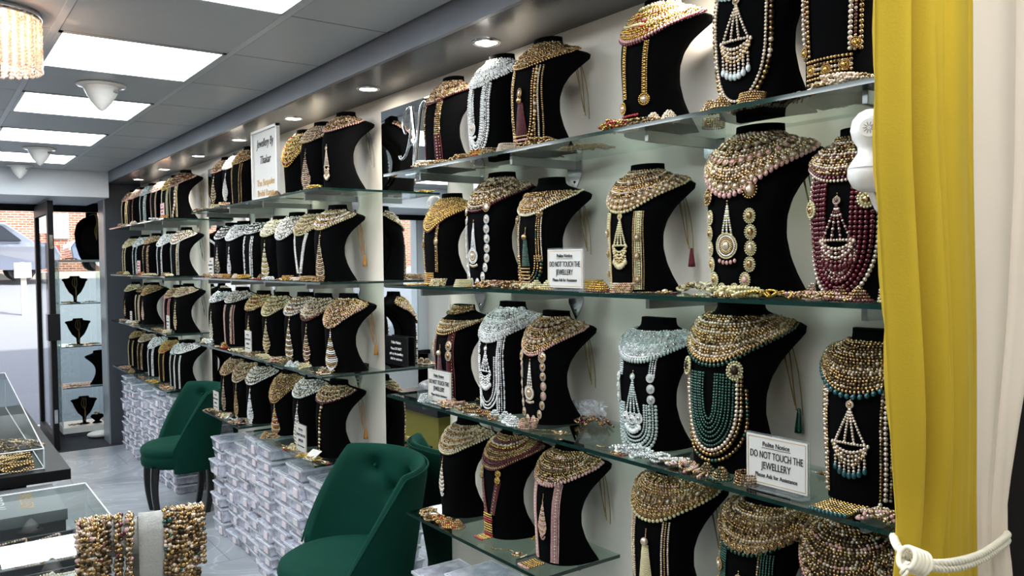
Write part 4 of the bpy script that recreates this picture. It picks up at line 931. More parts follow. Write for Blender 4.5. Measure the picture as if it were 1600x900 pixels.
g.tube(stroke([(345, 598), (362, 430), (375, 260), (388, 150), (412, 95), (432, 90), (436, 112)]), .0070, 0, 8)
g.tube(stroke([(275, 500), (300, 450), (326, 420)]), .003, 0, 8)
part('script_strokes', g, 'chrome', t); zb = ZS[1]; y_ = onx(648, 259, 1.5).y
part('foot', G().box((1.485, y_-.04, zb+.0005), (1.515, y_+.045, zb+.006)), 'chrome', t)

# white camera gadgets
def gadget(P, label, s=1, dirv=0, stem=None):
    t = thing('white_camera', label, 'camera', P, dirv, 'white twin-ball camera gadgets'); t.scale = (s, s, s)
    g = G().lathe([(0, -.046), (.012, -.045), (.026, -.038), (.034, -.022), (.034, -.008), (.026, .006), (.019, .016), (.019, .026), (.027, .038), (.030, .052), (.027, .068), (.018, .079), (.008, .084), (0, .085)], n=36)
    part('body', g, 'white_plastic', t, fixn=True)
    part('seam', G().lathe([(.0345, -.009), (.0349, -.0085), (.0345, -.008)], n=36), 'grey_plastic', t)
    q = G(); 
    for k in range(10):
        a = 2*PI*k/10; q.tube([(-.0300, .003*math.cos(a), .052+.003*math.sin(a)), (-.0295, .009*math.cos(a), .052+.009*math.sin(a))], .0007, 0, 5)
    h = part('grille', G().prism([(.014*math.cos(2*PI*k/28), .052+.014*math.sin(2*PI*k/28)) for k in range(28)], 0, -.0298, -.024), 'white_plastic', t); part('grille_slots', q, 'grey_plastic', h)
    if stem: part('stem', G().tube(stem, .005, 0, 10), 'white_plastic', t)
    return t
P = onx(1360, 255, 1.22); gadget(P, 'white twin-ball camera gadget on a stalk beside the yellow curtain', 1.0, .45, [(0, 0, -.044), (.004, -.01, -.07), (.03, -.05, -.11), (.10, -.12, P.z*0-.20), (.17, -.13, ZS[2]-P.z+.003)])
P = onx(679, 338, 1.63); gadget(P, 'white twin-ball camera gadget behind the plain gold set, before the mirror', .95, .2, [(0, 0, -.044), (0, -.005, (ZS[2]-P.z)/.95+.004)])

# ---------------------------------------------------------------- curtain with rope tieback
def curtain(name, label, xl, xr, Y, folds, material, zlist, tie=1.283):
    g = G(); nu = 90; zs = np.linspace(0.02, 2.43, 60); P = []
    for z in zs:
        x0 = np.interp(z, zlist, xl); x1 = np.interp(z, zlist, xr); row = []
        for k in range(nu+1):
            u = k/nu; y = Y; pin = 1-.45*math.exp(-((z-tie)/.10)**2)
            for (c, wd, amp, slope) in folds:
                cc = c+slope*(z-1.6); d_ = (u-cc)/wd; y -= amp*pin*math.exp(-d_*d_)
            y -= .008*pin*math.sin(PI*u)**.5
            y += .0012*math.sin(u*40+z*9)*math.exp(-((z-tie)/.2)**2)
            row.append((x0+(x1-x0)*u, y, z))
        P.append(row)
    g.grid(np.array(P), 0, True); o = part(name, g, material); m = o.modifiers.new('cloth', 'SOLIDIFY'); m.thickness = .003
    tag(o, label, 'curtain'); return o
def cx(px, py, Y): return ony(px, py, Y).x
YC = .50
zz = [.02, 1.18, 1.27, 1.30, 1.40, 1.55, 1.75, 2.43]
def edge(pts, Y):   # pixel edge -> x at each z in zz
    q = sorted([(ony(a, b, Y).z, ony(a, b, Y).x) for a, b in pts]); return [float(np.interp(z, [p[0] for p in q], [p[1] for p in q])) for z in zz]
curtain('yellow_curtain', 'mustard yellow velvet curtain tied back with cream rope at the right', edge([(1357, 0), (1364, 250), (1378, 450), (1385, 620), (1397, 800), (1400, 850), (1389, 900)], YC), edge([(1509, 0), (1520, 400), (1523, 700), (1524, 850), (1524, 900)], YC), YC,
        [(.09, .055, .026, -.02), (.27, .05, .034, -.12), (.18, .016, -.034, -.08), (.385, .028, -.055, -.05), (.47, .05, .012, -.03), (.66, .16, .012, 0), (.92, .012, -.034, 0), (.56, .03, -.006, .04)], 'curtain_yellow', zz)
curtain('cream_curtain', 'cream fabric curtain beside the yellow velvet one at the right edge', edge([(1505, 0), (1516, 400), (1519, 700), (1522, 850), (1522, 900)], YC), edge([(1660, 0), (1650, 400), (1604, 600), (1592, 730), (1576, 850), (1592, 900)], YC), YC+.012,
        [(.28, .16, .010, 0), (.52, .03, -.028, .05), (.74, .12, .014, .06), (.90, .03, -.024, .05)], 'curtain_cream', zz)
def twisted(g, pts, r, n=3, tw=250):
    pts = [Vector(p) for p in pts]; dist = [0]
    for a, b in zip(pts, pts[1:]): dist.append(dist[-1]+(b-a).length)
    for s in range(n):
        out = []
        m = int(dist[-1]/.0016)
        for k in range(m+1):
            q = dist[-1]*k/m; i = max(0, min(len(pts)-2, int(np.searchsorted(dist, q))-1)); f = (q-dist[i])/max(1e-6, dist[i+1]-dist[i]); p = pts[i].lerp(pts[i+1], f); d_ = (pts[i+1]-pts[i]).normalized()
            e1 = d_.cross(Vector((0, 1, .3))).normalized(); e2 = d_.cross(e1); a = tw*q+2*PI*s/n; out.append(p+(e1*math.cos(a)+e2*math.sin(a))*r*.66)
        g.tube(out, r*.50, 0, 7)
def smooth(Q, m=30):
    Q = [Vector(q) for q in Q]; out = []
    for k in range(m):
        u = k/(m-1)*(len(Q)-1); i = min(int(u), len(Q)-2); f = u-i; p0, p1, p2, p3 = Q[max(i-1, 0)], Q[i], Q[i+1], Q[min(i+2, len(Q)-1)]
        out.append(.5*((2*p1)+(p2-p0)*f+(2*p0-5*p1+4*p2-p3)*f*f+(3*p1-p0-3*p2+p3)*f**3))
    return out
rp = thing('curtain_rope', 'twisted cream rope tieback knotted around the yellow and cream curtains', 'rope')
YR = YC-.050
def rq(px, py, dy=0): return ony(px, py, YR+dy)
g = G(); twisted(g, smooth([rq(1396, 838, .06), rq(1399, 848, .022), rq(1408, 861, .003), rq(1424, 872, 0), rq(1450, 880, -.004), rq(1490, 878, -.006), rq(1530, 867, 0), rq(1560, 848, .012), rq(1574, 836, .035), rq(1570, 832, .075)]), .0042); part('upper_loop', g, 'rope_cream', rp)
g = G(); twisted(g, smooth([rq(1424, 872, -.004), rq(1450, 886, -.006), rq(1490, 888, -.006), rq(1530, 876, 0), rq(1560, 857, .012), rq(1574, 845, .035), rq(1570, 840, .075)]), .0040); part('lower_loop', g, 'rope_cream', rp)
g = G()
for k in range(5):
    c0 = rq(1417+k*6, 872+k*2.2, -.006); ring_ = [(c0.x+.0055*math.sin(a), c0.y-.009*math.cos(a), c0.z+.0105*math.sin(a)) for a in np.linspace(0, 2*PI, 20)[:-1]]; g.tube(ring_, .0028, 0, 7, closed=True)
part('knot', g, 'rope_cream', rp)
g = G(); twisted(g, smooth([rq(1420, 880, -.006), rq(1413, 892, -.008), rq(1412, 912, -.006), rq(1414, 960, -.004), rq(1412, 1010, -.002)]), .0038); part('loose_end', g, 'rope_cream', rp)
g = G(); twisted(g, smooth([rq(1444, 884, -.008), rq(1446, 894, -.01), rq(1438, 904, -.008), rq(1430, 930, -.006), rq(1428, 980, -.004)]), .0038); part('loose_end', g, 'rope_cream', rp)

# ---------------------------------------------------------------- loose jewellery on the shelves
B_ = [BEAD[k] for k in BK]
def coil(seed, tok, r, L=.10, W=.03, loops=5, lod=1, hh=1.0):
    rs = np.random.default_rng(seed); g = G(); n = 260; t = np.linspace(0, loops*2*PI, n)
    y = L*(t/t[-1]-.5)+.016*np.cos(t+rs.uniform(0, 6)); x = W*.5*np.sin(t*1.03+rs.uniform(0, 6))+rs.normal(0, .001, n); z = r+hh*.013*np.abs(np.sin(t*.37+rs.uniform(0, 3)))*np.sin(PI*t/t[-1])**.4
    P = np.stack([x, y, z], -1); P2, idx, _ = even(P, 2*r); N = np.tile([0, 0, 1.], (len(P2), 1)); beadsat(g, P2, N, tok, r, lod); return g
def bangle(tok, R_, r, n=3):
    g = G(); th = np.linspace(0, 2*PI, 60)
    for k in range(n): P = np.stack([R_*np.cos(th)+.002*k, R_*np.sin(th), r+k*r*1.9+0*th], -1); P2, idx, _ = even(P, 2*r); beadsat(g, P2, np.tile([0, 0, 1.], (len(P2), 1)), tok, r, 0)
    return g
def earring(tok, drop, s=1):
    g = G()
    for sd in (-1, 1):
        cy = sd*.016*s
        for k in range(5):
            R_ = .013*s*math.cos(k*.32); th = np.linspace(0, 2*PI, 40); P = np.stack([R_*np.cos(th), cy+R_*np.sin(th), .004+k*.004*s+0*th], -1); P2, _, _ = even(P, .0042*s); beadsat(g, P2, np.tile([0, 0, 1.], (len(P2), 1)), tok, .0023*s, 0)
        th = np.linspace(0, 2*PI, 40); P = np.stack([.017*s*np.cos(th), cy+.017*s*np.sin(th), .003+0*th], -1); P2, _, _ = even(P, .0056*s); beadsat(g, P2, np.tile([0, 0, 1.], (len(P2), 1)), drop, .0028*s, 0)
    return g
def tikka(tok, drop, s=1):
    g = G(); u = np.linspace(0, 1, 30); P = np.stack([.012*np.sin(5*u), .075*s*(u-.5), .003+0*u], -1); P2, _, _ = even(P, .005); beadsat(g, P2, np.tile([0, 0, 1.], (len(P2), 1)), tok, .0026, 0)
    P = np.array([[-.004, -.048*s, .004]]); medal(g, P, np.array([[0, 0, 1.]]), .014*s, 'g', tok[0] if tok[0] not in MIX else 'c', 0)
    for k in range(5): g.stamp(ICO1, [(-.012+.006*k, -.066*s, .003)], .0028, pick(drop, 1))
    return g
KINDS = [('bead_necklace', 'coiled bead necklace', 'necklace', lambda sd, a, b, l: coil(sd, a, .0033, .15, .045, 9, l)), ('jewelled_earrings', 'domed earrings', 'earrings', lambda sd, a, b, l: earring(a, b, 1.35)),
         ('beaded_bangle', 'thin bangles', 'bangle', lambda sd, a, b, l: bangle(a, .026, .0027, 5)), ('hair_jewel', 'flat hair jewel', 'hair jewel', lambda sd, a, b, l: tikka(a, b, 1.2)), ('bead_bracelet', 'heaped bracelet', 'bracelet', lambda sd, a, b, l: coil(sd+5, a+'', .0036, .10, .055, 8, l, 1.5))]
TOK = {1: [('x', 'g'), ('X', 'c'), ('g', 'P'), ('c', 'g'), ('j', 'r')], 2: [('y', 'm'), ('h', 'g'), ('q', 'k'), ('P', 'g'), ('n', 'm')], 3: [('z', 'S'), ('n', 'r'), ('q', 'r'), ('u', 'b'), ('v', 'e')], 4: [('h', 'P'), ('j', 'r'), ('q', 'k'), ('g', 'g'), ('x', 'c')]}
cnt = 0
COLN = dict(x='antique gold', X='dark gold', g='gold', c='champagne', j='bright gold', y='yellow gold', h='pearl and gold', q='rose gold', P='cream pearl', n='gold and maroon', z='silver', u='silver and mint', v='gold and green')
for i, (row, y, sc, short) in enumerate(NPOS):
    for j, (dy, x, rz) in enumerate(((-.13, 1.43, .2), (.02, 1.418, -.3), (-.15, 1.60, .5), (-.06, 1.420, -.1))):
        k = (i*2+j*3) % 5; a, b = TOK[row][(i+j) % 5]; nm, kd, cat, fn = KINDS[k]; yy = y+dy+random.uniform(-.012, .012)
        if j in (1, 3) and any(s in short for s in ('plain gold', 'teal drop', 'ruby', 'pink strap')): continue
        if row == 4 and (yy > 2.50 or 1.52 < yy < 1.80): continue
        if yy < .6: continue
        pos = ('right of', 'in front of', 'behind, right of', 'near foot of')[j]
        o = part(nm, fn(100+cnt, a, b, 1), B_); tag(o, f'{COLN[a]} {kd}, {pos} the {short}', cat, f'loose jewellery on the {ROWN[row]} near shelf', (x, yy, ZS[row]+.0008), rz); cnt += 1
for i, (bay, row, y, lab) in enumerate(FPOS):
    for j, (dy, x) in enumerate(((.0, 1.415), (-.09, 1.43))):
        if bay == 'A' and j == 1 and i % 2: continue
        if row == 1 and j == 1: continue
        k = (i*2+j*3) % 5; a, b = TOK[(i+j) % 4+1][(i+j*2) % 5]; nm, kd, cat, fn = KINDS[k]; yy = y+dy
        lim = {('B', 4): (3.34, 5.08)}.get((bay, row), (3.30, 5.2) if bay == 'B' else (5.99, 7.62))
        yy = min(max(yy, lim[0]+.06), lim[1]-.06)
        if bay == 'B' and row == 4 and 4.1 < yy < 4.48: yy = 4.52 if y > 4.3 else 4.08
        if bay == 'A' and row == 4 and 6.70 < yy < 6.88: continue
        o = part(nm, fn(300+cnt, a, b, 0), B_)
        w1 = {'B': 'middle', 'A': 'far'}[bay]+' '+ROWN[row]+' shelf'; ref = ' '.join(lab.replace('-', ' ').split()[:3]).replace(' with', '').replace(' over', '')
        tag(o, f'{COLN[a]} {kd}, {w1}, {("foot", "right")[j]} of {ref} bust', cat, f'loose jewellery on the {w1}', (x, yy, ZS[row]+.0008), random.uniform(-.5, .5)); cnt += 1
# black price blocks and card
def block(px, py, row, label, w_=.05):
    P = onz(px, py, ZS[row]); t = G().prism([(-.022, 0), (.022, 0), (.016, .030), (.010, .032)], 1, -w_/2, w_/2); o = part('display_block', t, 'card_black'); bevel(o, .002); tag(o, label, 'display block', 'black display blocks on the shelves', (max(P.x, 1.42), P.y, ZS[row]+.0005), 0)
block(505, 436, 2, 'black sloped display block under the white ribbon straps bust'); block(575, 572, 3, 'black sloped display block at the right end of third middle shelf'); block(358, 657, 4, 'black display block on low middle shelf right of the notice'); block(374, 664, 4, 'black display block at the near end of the low middle shelf')
o = part('price_card', G().prism([(-.028, 0), (.028, .034), (.029, .032), (-.027, -.002)], 1, -.035, .035), 'card_white'); P = onz(497, 716, ZS[4]); tag(o, 'white card leaning on the low middle shelf beside the polite notice', 'card', None, (1.425, P.y, ZS[4]+.003), .2)
# clear bags behind the blush rosette set
def bag(px, py, row, label, s=1, x=1.62):
    P = onx(px, py, x); rs = np.random.default_rng(int(px)); v, t_ = ICO3; d_ = 1+rs.normal(0, .16, len(v)); g = G().add(v*d_[:, None]*np.array([.022, .045, .030])*s+np.array([0, 0, .026*s]), t_, 0, False); o = part('plastic_bag', g, 'bag_plastic'); tag(o, label, 'bag', None, (x, P.y, ZS[row]+.006), .2)
bag(925, 640, 3, 'crumpled clear plastic bag behind the shelf right of the blush rosette set', 1.1); bag(905, 622, 3, 'smaller crumpled clear bag tucked behind the blush rosette set', .8, 1.64)

# ---------------------------------------------------------------- glass counters on the left
def case(name, label, x0, x1, y0, y1, z0, z1, zb=None, base='counter_black'):
    """glass top case: edges + panes"""
    t = thing(name, label, 'display case'); e = .0024; zb = zb or z1
    c = [(x0, y0, z0), (x1, y0, z0), (x1, y1, z0), (x0, y1, z0), (x0, y0, z1), (x1, y0, z1), (x1, y1, zb), (x0, y1, zb)]
    g = G()
    for a, b in ((4, 5), (5, 6), (6, 7), (7, 4), (1, 5), (2, 6), (0, 4), (3, 7), (0, 1), (1, 2)): g.tube([c[a], c[b]], e, 0, 6)
    part('frame_edges', g, 'box_rim', t)
    g = G()
    for q in ((4, 5, 6, 7), (0, 1, 5, 4), (1, 2, 6, 5), (3, 7, 6, 2)): g.add([c[k] for k in q], [(0, 1, 2), (0, 2, 3)])
    part('glass_panes', g, 'case_glass', t); return t
X0 = -.32
# near counter
t = case('display_counter', 'glass topped jewellery counter at the lower left, nearest the camera', X0, .41, 1.30, 2.84, .55, .95)
part('plinth', G().box((X0+.01, 1.31, .06), (.40, 2.83, .55)), 'counter_grey', t); part('kick_board', G().box((X0+.05, 1.36, 0), (.36, 2.78, .06)), 'counter_black', t)
part('glass_shelf', G().box((X0+.01, 1.32, .80), (.395, 2.82, .806)), 'case_glass', t)
def tray(x0, x1, y0, y1, z, label, tokc, seed):
    t = thing('jewellery_tray', label, 'tray', ((x0+x1)/2, (y0+y1)/2, z), 0, 'jewellery trays inside the near counter'); a, b = (x1-x0)/2, (y1-y0)/2
    g = G().box((-a, -b, 0), (a, b, .008)); 
    for q in ((-a, -b, a, -b+.008), (-a, b-.008, a, b), (-a, -b, -a+.008, b), (a-.008, -b, a, b)): g.box((q[0], q[1], .008), (q[2], q[3], .022))
    part('tray_base', g, 'counter_black', t); part('liner', G().box((-a+.009, -b+.009, .008), (a-.009, b-.009, .011)), 'tray_cloth' if seed % 2 == 0 else 'counter_grey', t)
    for k in range(5):
        yy = -b+.03+(2*b-.06)*k/4; o = part('bead_row', coil(seed*10+k, tokc, .004, 2*a-.05, .022, 7, 0), B_, t); o.location = (0, yy, .011); o.rotation_euler = (0, 0, PI/2)
for k, (y0, y1) in enumerate(((1.36, 1.70), (1.76, 2.08), (2.14, 2.44), (2.50, 2.78))):
    tray(X0+.04, .37, y0, y1, .807, f'tray of gold jewellery rows in the near counter, {("nearest the camera", "under the bracelet roll", "in the middle", "at the far end")[k]}', 'xXcq'[k], k)
    tray(X0+.04, .37, y0, y1, .552, f'tray of gold jewellery on the lower level of the near counter, {("nearest the camera", "second", "third", "at the far end")[k]}', 'Xcxg'[k], k+7)
# far counter: black platform with tilted glass case
YF = 3.30
t = thing('counter_platform', 'black counter with overhanging top beyond the near glass counter', 'counter', (0, 0, 0))
part('worktop', G().box((X0, YF, .862), (.43, 4.98, .90)), 'counter_black', t); part('cabinet', G().box((X0+.02, YF+.10, .05), (.30, 4.9, .862)), 'counter_grey', t); part('kick_board', G().box((X0+.06, YF+.15, 0), (.27, 4.85, .05)), 'counter_black', t)
case('display_case', 'glass jewellery case with wet looking reflections on the black counter', X0+.01, .352, YF+.05, 4.9, .9035, .975, 1.085)
for k, (x, y, tk) in enumerate(((.27, 3.43, 'g'), (.20, 3.47, 'x'), (.12, 3.44, 'q'), (.22, 3.60, 'X'), (.10, 3.62, 'x'), (.0, 3.5, 'c'), (.28, 3.75, 'x'), (.15, 3.8, 'X'))):
    o = part('bead_necklace', coil(900+k, tk, .0048, .20, .10, 12, 0, 2.6), B_); tag(o, f'heap of {COLN[tk]} beads in the black counter case, {("right front corner","front edge centre","front edge left","second row right","second row left","front left","third row right","third row left")[k]}', 'necklace', 'bead heaps in the far glass case', (x, y, .9045), .3*k)
# lettered box lid standing between the two counters
t = thing('lettered_box', 'flat grey presentation box with gold lettering between the two counters', 'box', (.045, 3.06, 0))
part('box_body', G().box((-.36, -.16, .0), (.315, .19, .83)), 'counter_black', t); l_ = part('lid', G().box((-.365, -.165, .83), (.32, .20, .865)), 'counter_grey', t)
textmesh('gold_lettering', 'JEWELLERY', .052, 'ink_gold', l_, (.222, .02, .8656), (0, 0, -PI/2-.05), .9); textmesh('white_lettering', 'BRIDAL', .06, 'ink_white', l_, (.140, .02, .8656), (0, 0, -PI/2), .9)

# ---------------------------------------------------------------- bracelet roll with draped bracelets
def rp_(px, py, dd): r = ray(px, py); return r*(dd/r.dot(_F))+Vector((0, 0, EYE))
Pl, Pr = rp_(116, 850, 1.08), rp_(318, 820, 1.149); zt = (Pl.z+Pr.z)/2; Pl.z = Pr.z = zt
t = thing('bracelet_roll', 'pale grey velvet bracelet roll on a stand at the lower left front', 'jewellery stand', ((Pl.x+Pr.x)/2, (Pl.y+Pr.y)/2, .9545)); base = t.location.copy()
ax = (Pr-Pl).normalized(); LR = (Pr-Pl).length; ang = math.atan2(ax.y, ax.x); t.rotation_euler = (0, 0, ang); zc = zt-base.z; RR = .022
g = G(); prof_ = []
n = 26
for k in range(41):
    u = k/40; x = -LR/2+LR*u; e = min(1, min(u, 1-u)/.10); r_ = RR*math.sqrt(max(.001, 1-(1-e)**2)) if e < 1 else RR
    prof_.append([(x, r_*math.cos(2*PI*j/n), zc+r_*1.15*math.sin(2*PI*j/n)) for j in range(n)])
g.grid(np.array(prof_), 0, True, False, True); part('roll', g, 'roll_velvet', t)
part('post', G().prism([(-.016, -.006), (.016, -.006), (.016, .006), (-.016, .006)], 2, .01, zc-.01), 'roll_velvet', t)
part('foot', G().prism([(.07*math.cos(2*PI*k/24), .045*math.sin(2*PI*k/24)) for k in range(24)], 2, 0, .012), 'roll_velvet', t)
g = G(); rows = []
for k in range(30):
    a = -1.35+2.7*k/29; yy = (RR+.0015)*math.sin(a); z_ = zc+(RR*1.15+.0015)*math.cos(a)
    if k == 0: yy, z_ = yy, z_-.16
    rows.append([(.014+.017*q, yy, z_) for q in (-1, -.5, 0, .5, 1)])
g.grid(np.array(rows), 0, True); sbd = part('cloth_band', g, 'roll_velvet', t); m_ = sbd.modifiers.new('c', 'SOLIDIFY'); m_.thickness = .002
def bracelet(x, L, toks, r, seed):
    g = G(); rs = np.random.default_rng(seed); pts = []
    for k in range(60):
        s = -L+2*L*k/59; arc = (RR+r)*PI/2
        if abs(s) < arc: a = s/(RR+r); pts.append((x, (RR+r)*math.sin(a), zc+(RR*1.15+r)*math.cos(a)))
        else: pts.append((x+rs.normal(0, .0003)-.002*(abs(s)-arc)/.1, math.copysign(RR+r, s), zc-(abs(s)-arc)))
    P2, idx, _ = even(np.array(pts), 1.9*r); n_ = len(P2); y = P2[:, 1]; N = np.stack([0*y, np.sin(np.arctan2(y, np.maximum(.001, P2[:, 2]-zc))), np.maximum(.02, P2[:, 2]-zc)/RR], -1)
    for w_ in (-1, 1): beadsat(g, P2+np.array([w_*r*.72, 0, 0])+rs.normal(0, r*.18, (n_, 3)), N, toks, r*.95, 1, 1, .25)
    beadsat(g, P2+N/np.linalg.norm(N, axis=1)[:, None]*r*.7+rs.normal(0, r*.2, (n_, 3)), N, 'gcX'+toks[-1], r*.7, 0, 1, .3); return g
xs = [-.091, -.083, -.075, -.067, -.059, -.051, -.034, -.017]+[.041, .050, .059, .068, .077, .086, .0955]
tk = ['Xq', 'gX', 'Xq', 'x', 'XnX', 'X', 'Xn', 'qX']+['XvX', 'X', 'XvX', 'gx', 'X', 'XvX', 'XvX']
sc_ = LR/.20
for k, x in enumerate(xs):
    L = .13+.02*random.random() if k != len(xs)-1 else .085
    o = part('draped_bracelet', bracelet(x*sc_, L, tk[k], .0034, k), B_)
    side = 'left' if x < 0 else 'right'; idx = k if x < 0 else k-8
    nm_ = ('rose gold', 'plain gold', 'rose and gold', 'antique gold', 'gold and garnet', 'dark gold', 'gold and maroon', 'blush gold', 'gold and olive', 'dark bronze', 'gold and green', 'pale gold', 'brown gold', 'gold and forest green', 'short gold and green')[k]
    tag(o, f'{nm_} beaded bracelet draped over the roll, {["first","second","third","fourth","fifth","sixth","seventh","last"][idx]} of the {side} bunch', 'bracelet', f'bracelets on the {side} half of the roll', base, ang)

# ---------------------------------------------------------------- glass tower in the shop window
def wz(px, py, Y): return ony(px, py, Y).z
YT = 8.72
zt_ = [wz(120, 406, YT), wz(125, 474, YT), wz(125, 541, YT), wz(125, 605, YT)]
t = thing('glass_tower', 'tall glass display tower in the shop window beside the partition', 'display case', (1.27, 8.90, 0))
part('base', G().box((-.19, -.19, .03), (.19, .19, .085)), 'white_plastic', t); part('plinth', G().box((-.17, -.17, 0), (.17, .17, .03)), 'counter_grey', t)
part('top_board', G().box((-.19, -.19, zt_[0]-.02), (.19, .19, zt_[0])), 'alu', t)
for z in zt_[1:]: part('glass_shelf', G().box((-.185, -.185, z-.006), (.185, .185, z)), 'shelf_glass', t).data.materials.append(MATS['glass_edge'])
for z in zt_[1:]: part('shelf_edge', G().box((-.187, -.1875, z-.007), (.187, -.1852, z+.0005)), 'glass_edge', t)
g = G().box((-.19, .184, .085), (.19, .188, zt_[0]-.02)).box((-.19, -.188, .085), (-.186, .184, zt_[0]-.02)).box((.186, -.188, .085), (.19, .184, zt_[0]-.02)); part('glass_sides', g, 'case_glass', t)
for x, y in ((-.188, -.188), (.188, -.188), (-.188, .186)): part('corner_edge', G().box((x-.004, y-.004, .085), (x+.004, y+.004, zt_[0]-.02)), 'box_rim', t)
def vbust(px, z, label, h=.26):
    P = ony(px, 450, 8.86); t = thing('v_bust', label, 'bust', (P.x, 8.86, z+.001), 0, 'black busts in the glass tower')
    A = [(-.012, .0), (.012, .0), (.016, .25), (.055, .40), (.085, .62), (.10, .78), (.118, .86), (.105, .90), (.06, .92), (.045, .94), (.042, 1.0)]
    ol = [(a*h/.26*.95, b*h) for a, b in A]; ol = ol+[(-a, b) for a, b in ol[::-1]]
    g = G().prism(ol, 1, -.015, .015); g.V[-1][:, 1] *= 1; o = part('body', g, 'velvet_black', t, fixn=True); bevel(o, .005)
    part('foot', G().lathe([(0, .012), (.02, .012), (.045, .004), (.048, 0), (0, 0)], n=24), 'velvet_black', t)
    g = G()
    th = np.linspace(0, PI, 60); P_ = np.stack([.088*h/.26*np.cos(th), -.024+0*th, h*(.80-.72*np.sin(th)**.75)], -1); P2, _, _ = even(P_, .009); beadsat(g, P2, np.tile([0, -1., 0], (len(P2), 1)), 'z', .0045, 0)
    part('bead_strand', g, B_, t)
    g = G()
    for k in range(3): g.tube(smooth([(-.012+.012*k, -.020, h*.96), (-.025+.02*k, -.026, h*.7), (.01-.004*k, -.026, h*.45), (-.004+.004*k, -.027, h*.12)], 14), .0016, 0, 5)
    part('cords', g, 'cord_gold', t); return t
vbust(117, zt_[1], 'flat black V shaped bust with cords on the upper glass tower shelf'); vbust(120, zt_[2], 'flat black V shaped bust with beads on the middle glass tower shelf'); vbust(126, .085, 'flat black V shaped bust on the white base of the glass tower', .27)
P = ony(152, 450, 8.88); b_ = bust((P.x, 8.88, zt_[3]+.001), .98, 'black curved bust turned away on the lowest glass tower shelf', 'black busts in the glass tower', 2.4)
P = ony(146, 450, 8.9); ob = thing('round_back_bust', 'large round backed black bust on top of the glass tower', 'bust', (P.x, 8.9, zt_[0]+.001))
g = G(); rows = []
for k in range(31):
    u = k/30; z = .46*u; hw = np.interp(u, [0, .08, .3, .55, .75, .86, .90, 1.0], [.10, .118, .145, .155, .135, .09, .052, .05]); d_ = np.interp(u, [0, .5, .85, 1], [.05, .075, .06, .045])
    rows.append([(hw*math.cos(2*PI*j/32), d_*math.sin(2*PI*j/32), z) for j in range(32)])
g.grid(np.array(rows), 0, True, False, True)
for k in (0, -1): c_ = np.array(rows[k]).mean(0); g.add(np.vstack([rows[k], c_]), [(j, (j+1) % 32, 32) for j in range(32)])
part('body', g, 'velvet_black', ob, fixn=True)
part('back_panel', G().prism([(.0+.105*math.cos(2*PI*k/40), .19+.15*math.sin(2*PI*k/40)) for k in range(40)], 1, -.079, -.070), 'velvet_back', ob)
g = G()
for k in range(4): g.tube(smooth([(-.03, -.055, .43), (.015+.006*k, -.075, .44), (.03+.004*k, -.083, .36), (.01+.008*k, -.085, .28), (.028, -.085, .19)], 18), .0026, 0, 5)
part('cords', g, 'cord_gold', ob)
P = ony(152, 655, 8.84); cs = thing('low_bust', 'small black tilted ring stand on the glass tower base', 'stand', (P.x, 8.84, .0855)); part('stand', G().lathe([(0, .09), (.05, .08), (.06, .06), (.02, .02), (.045, 0), (0, 0)], n=20), 'velvet_black', cs); part('beads', coil(71, 'x', .005, .09, .05, 4, 0), B_, cs).location = (0, 0, .085)
for k, (px, zz_) in enumerate(((105, zt_[1]), (140, zt_[1]), (112, zt_[2]), (142, zt_[2]), (112, zt_[3]), (128, zt_[3]), (112, .085), (110, zt_[0]))):
    P = ony(px, 450, 8.80); o = part('bead_bracelet', coil(500+k, 'xcXgxcXx'[k], .0045, .10, .04, 4, 0), B_); tag(o, f'scattered bead bracelet on the glass tower {("upper shelf left", "upper shelf right", "middle shelf left", "middle shelf right", "lowest shelf left", "lowest shelf middle", "base", "top board")[k]}', 'bracelet', 'bracelets in the glass tower', (P.x, 8.80, zz_+.001), PI/2)
o = part('white_cushion', G().stamp(ICO3, [(0, 0, .034)], [[.11, .07, .034]], 0), 'white_plastic'); tag(o, 'flat white cushion on the dark mat below the glass tower', 'cushion', None, (1.36, 8.5, 0), 0)

# ---------------------------------------------------------------- things seen only in the mirrors: far side of the shop
for k, (y0, y1) in enumerate(((1.0, 2.6), (2.9, 4.5), (4.8, 6.4), (6.7, 8.0))):
    t = thing('wall_unit', f'grey shelving unit on the opposite wall, {("nearest the camera", "second from the camera", "third from the camera", "nearest the shop front")[k]}', 'shelf unit', (XL, (y0+y1)/2, 0), 0, 'grey shelving units on the opposite wall'); h = (y1-y0)/2
    part('carcass', G().box((.002, -h, 0), (.03, h, 2.2)).box((.002, -h, 0), (.35, -h+.03, 2.2)).box((.002, h-.03, 0), (.35, h, 2.2)).box((.002, -h, 2.17), (.35, h, 2.2)), 'counter_grey', t)
    for z in (.35, .75, 1.15, 1.55, 1.9): part('shelf_board', G().box((.03, -h+.03, z), (.34, h-.03, z+.02)), 'partition_dark', t)
    for j in range(5):
        for z in (.77, 1.17, 1.57):
            yy = (y0+y1)/2-h+.2+j*(2*h-.4)/4; o = part('gift_box', G().box((-.09, -.08, 0), (.09, .08, .05)).box((-.093, -.083, .05), (.093, .083, .075)), 'tray_cloth' if (j+int(z*10)) % 3 else 'olive'); bevel(o, .003); tag(o, f'lidded gift box on the opposite wall unit, {("nearest", "second", "third", "farthest")[k]} unit, {("low", "middle", "high")[int(round((z-.77)/.4))]} shelf', 'box', f'gift boxes on opposite unit {("one","two","three","four")[k]} {("low", "middle", "high")[int(round((z-.77)/.4))]} shelf', (XL+.2, yy, z+.001), random.uniform(-.2, .2))
def mirpos(px, py, z):
    P = onz(px, py, z); return Vector((2*1.684-P.x, P.y, z))
P = Vector((-.02, 5.62, 0))
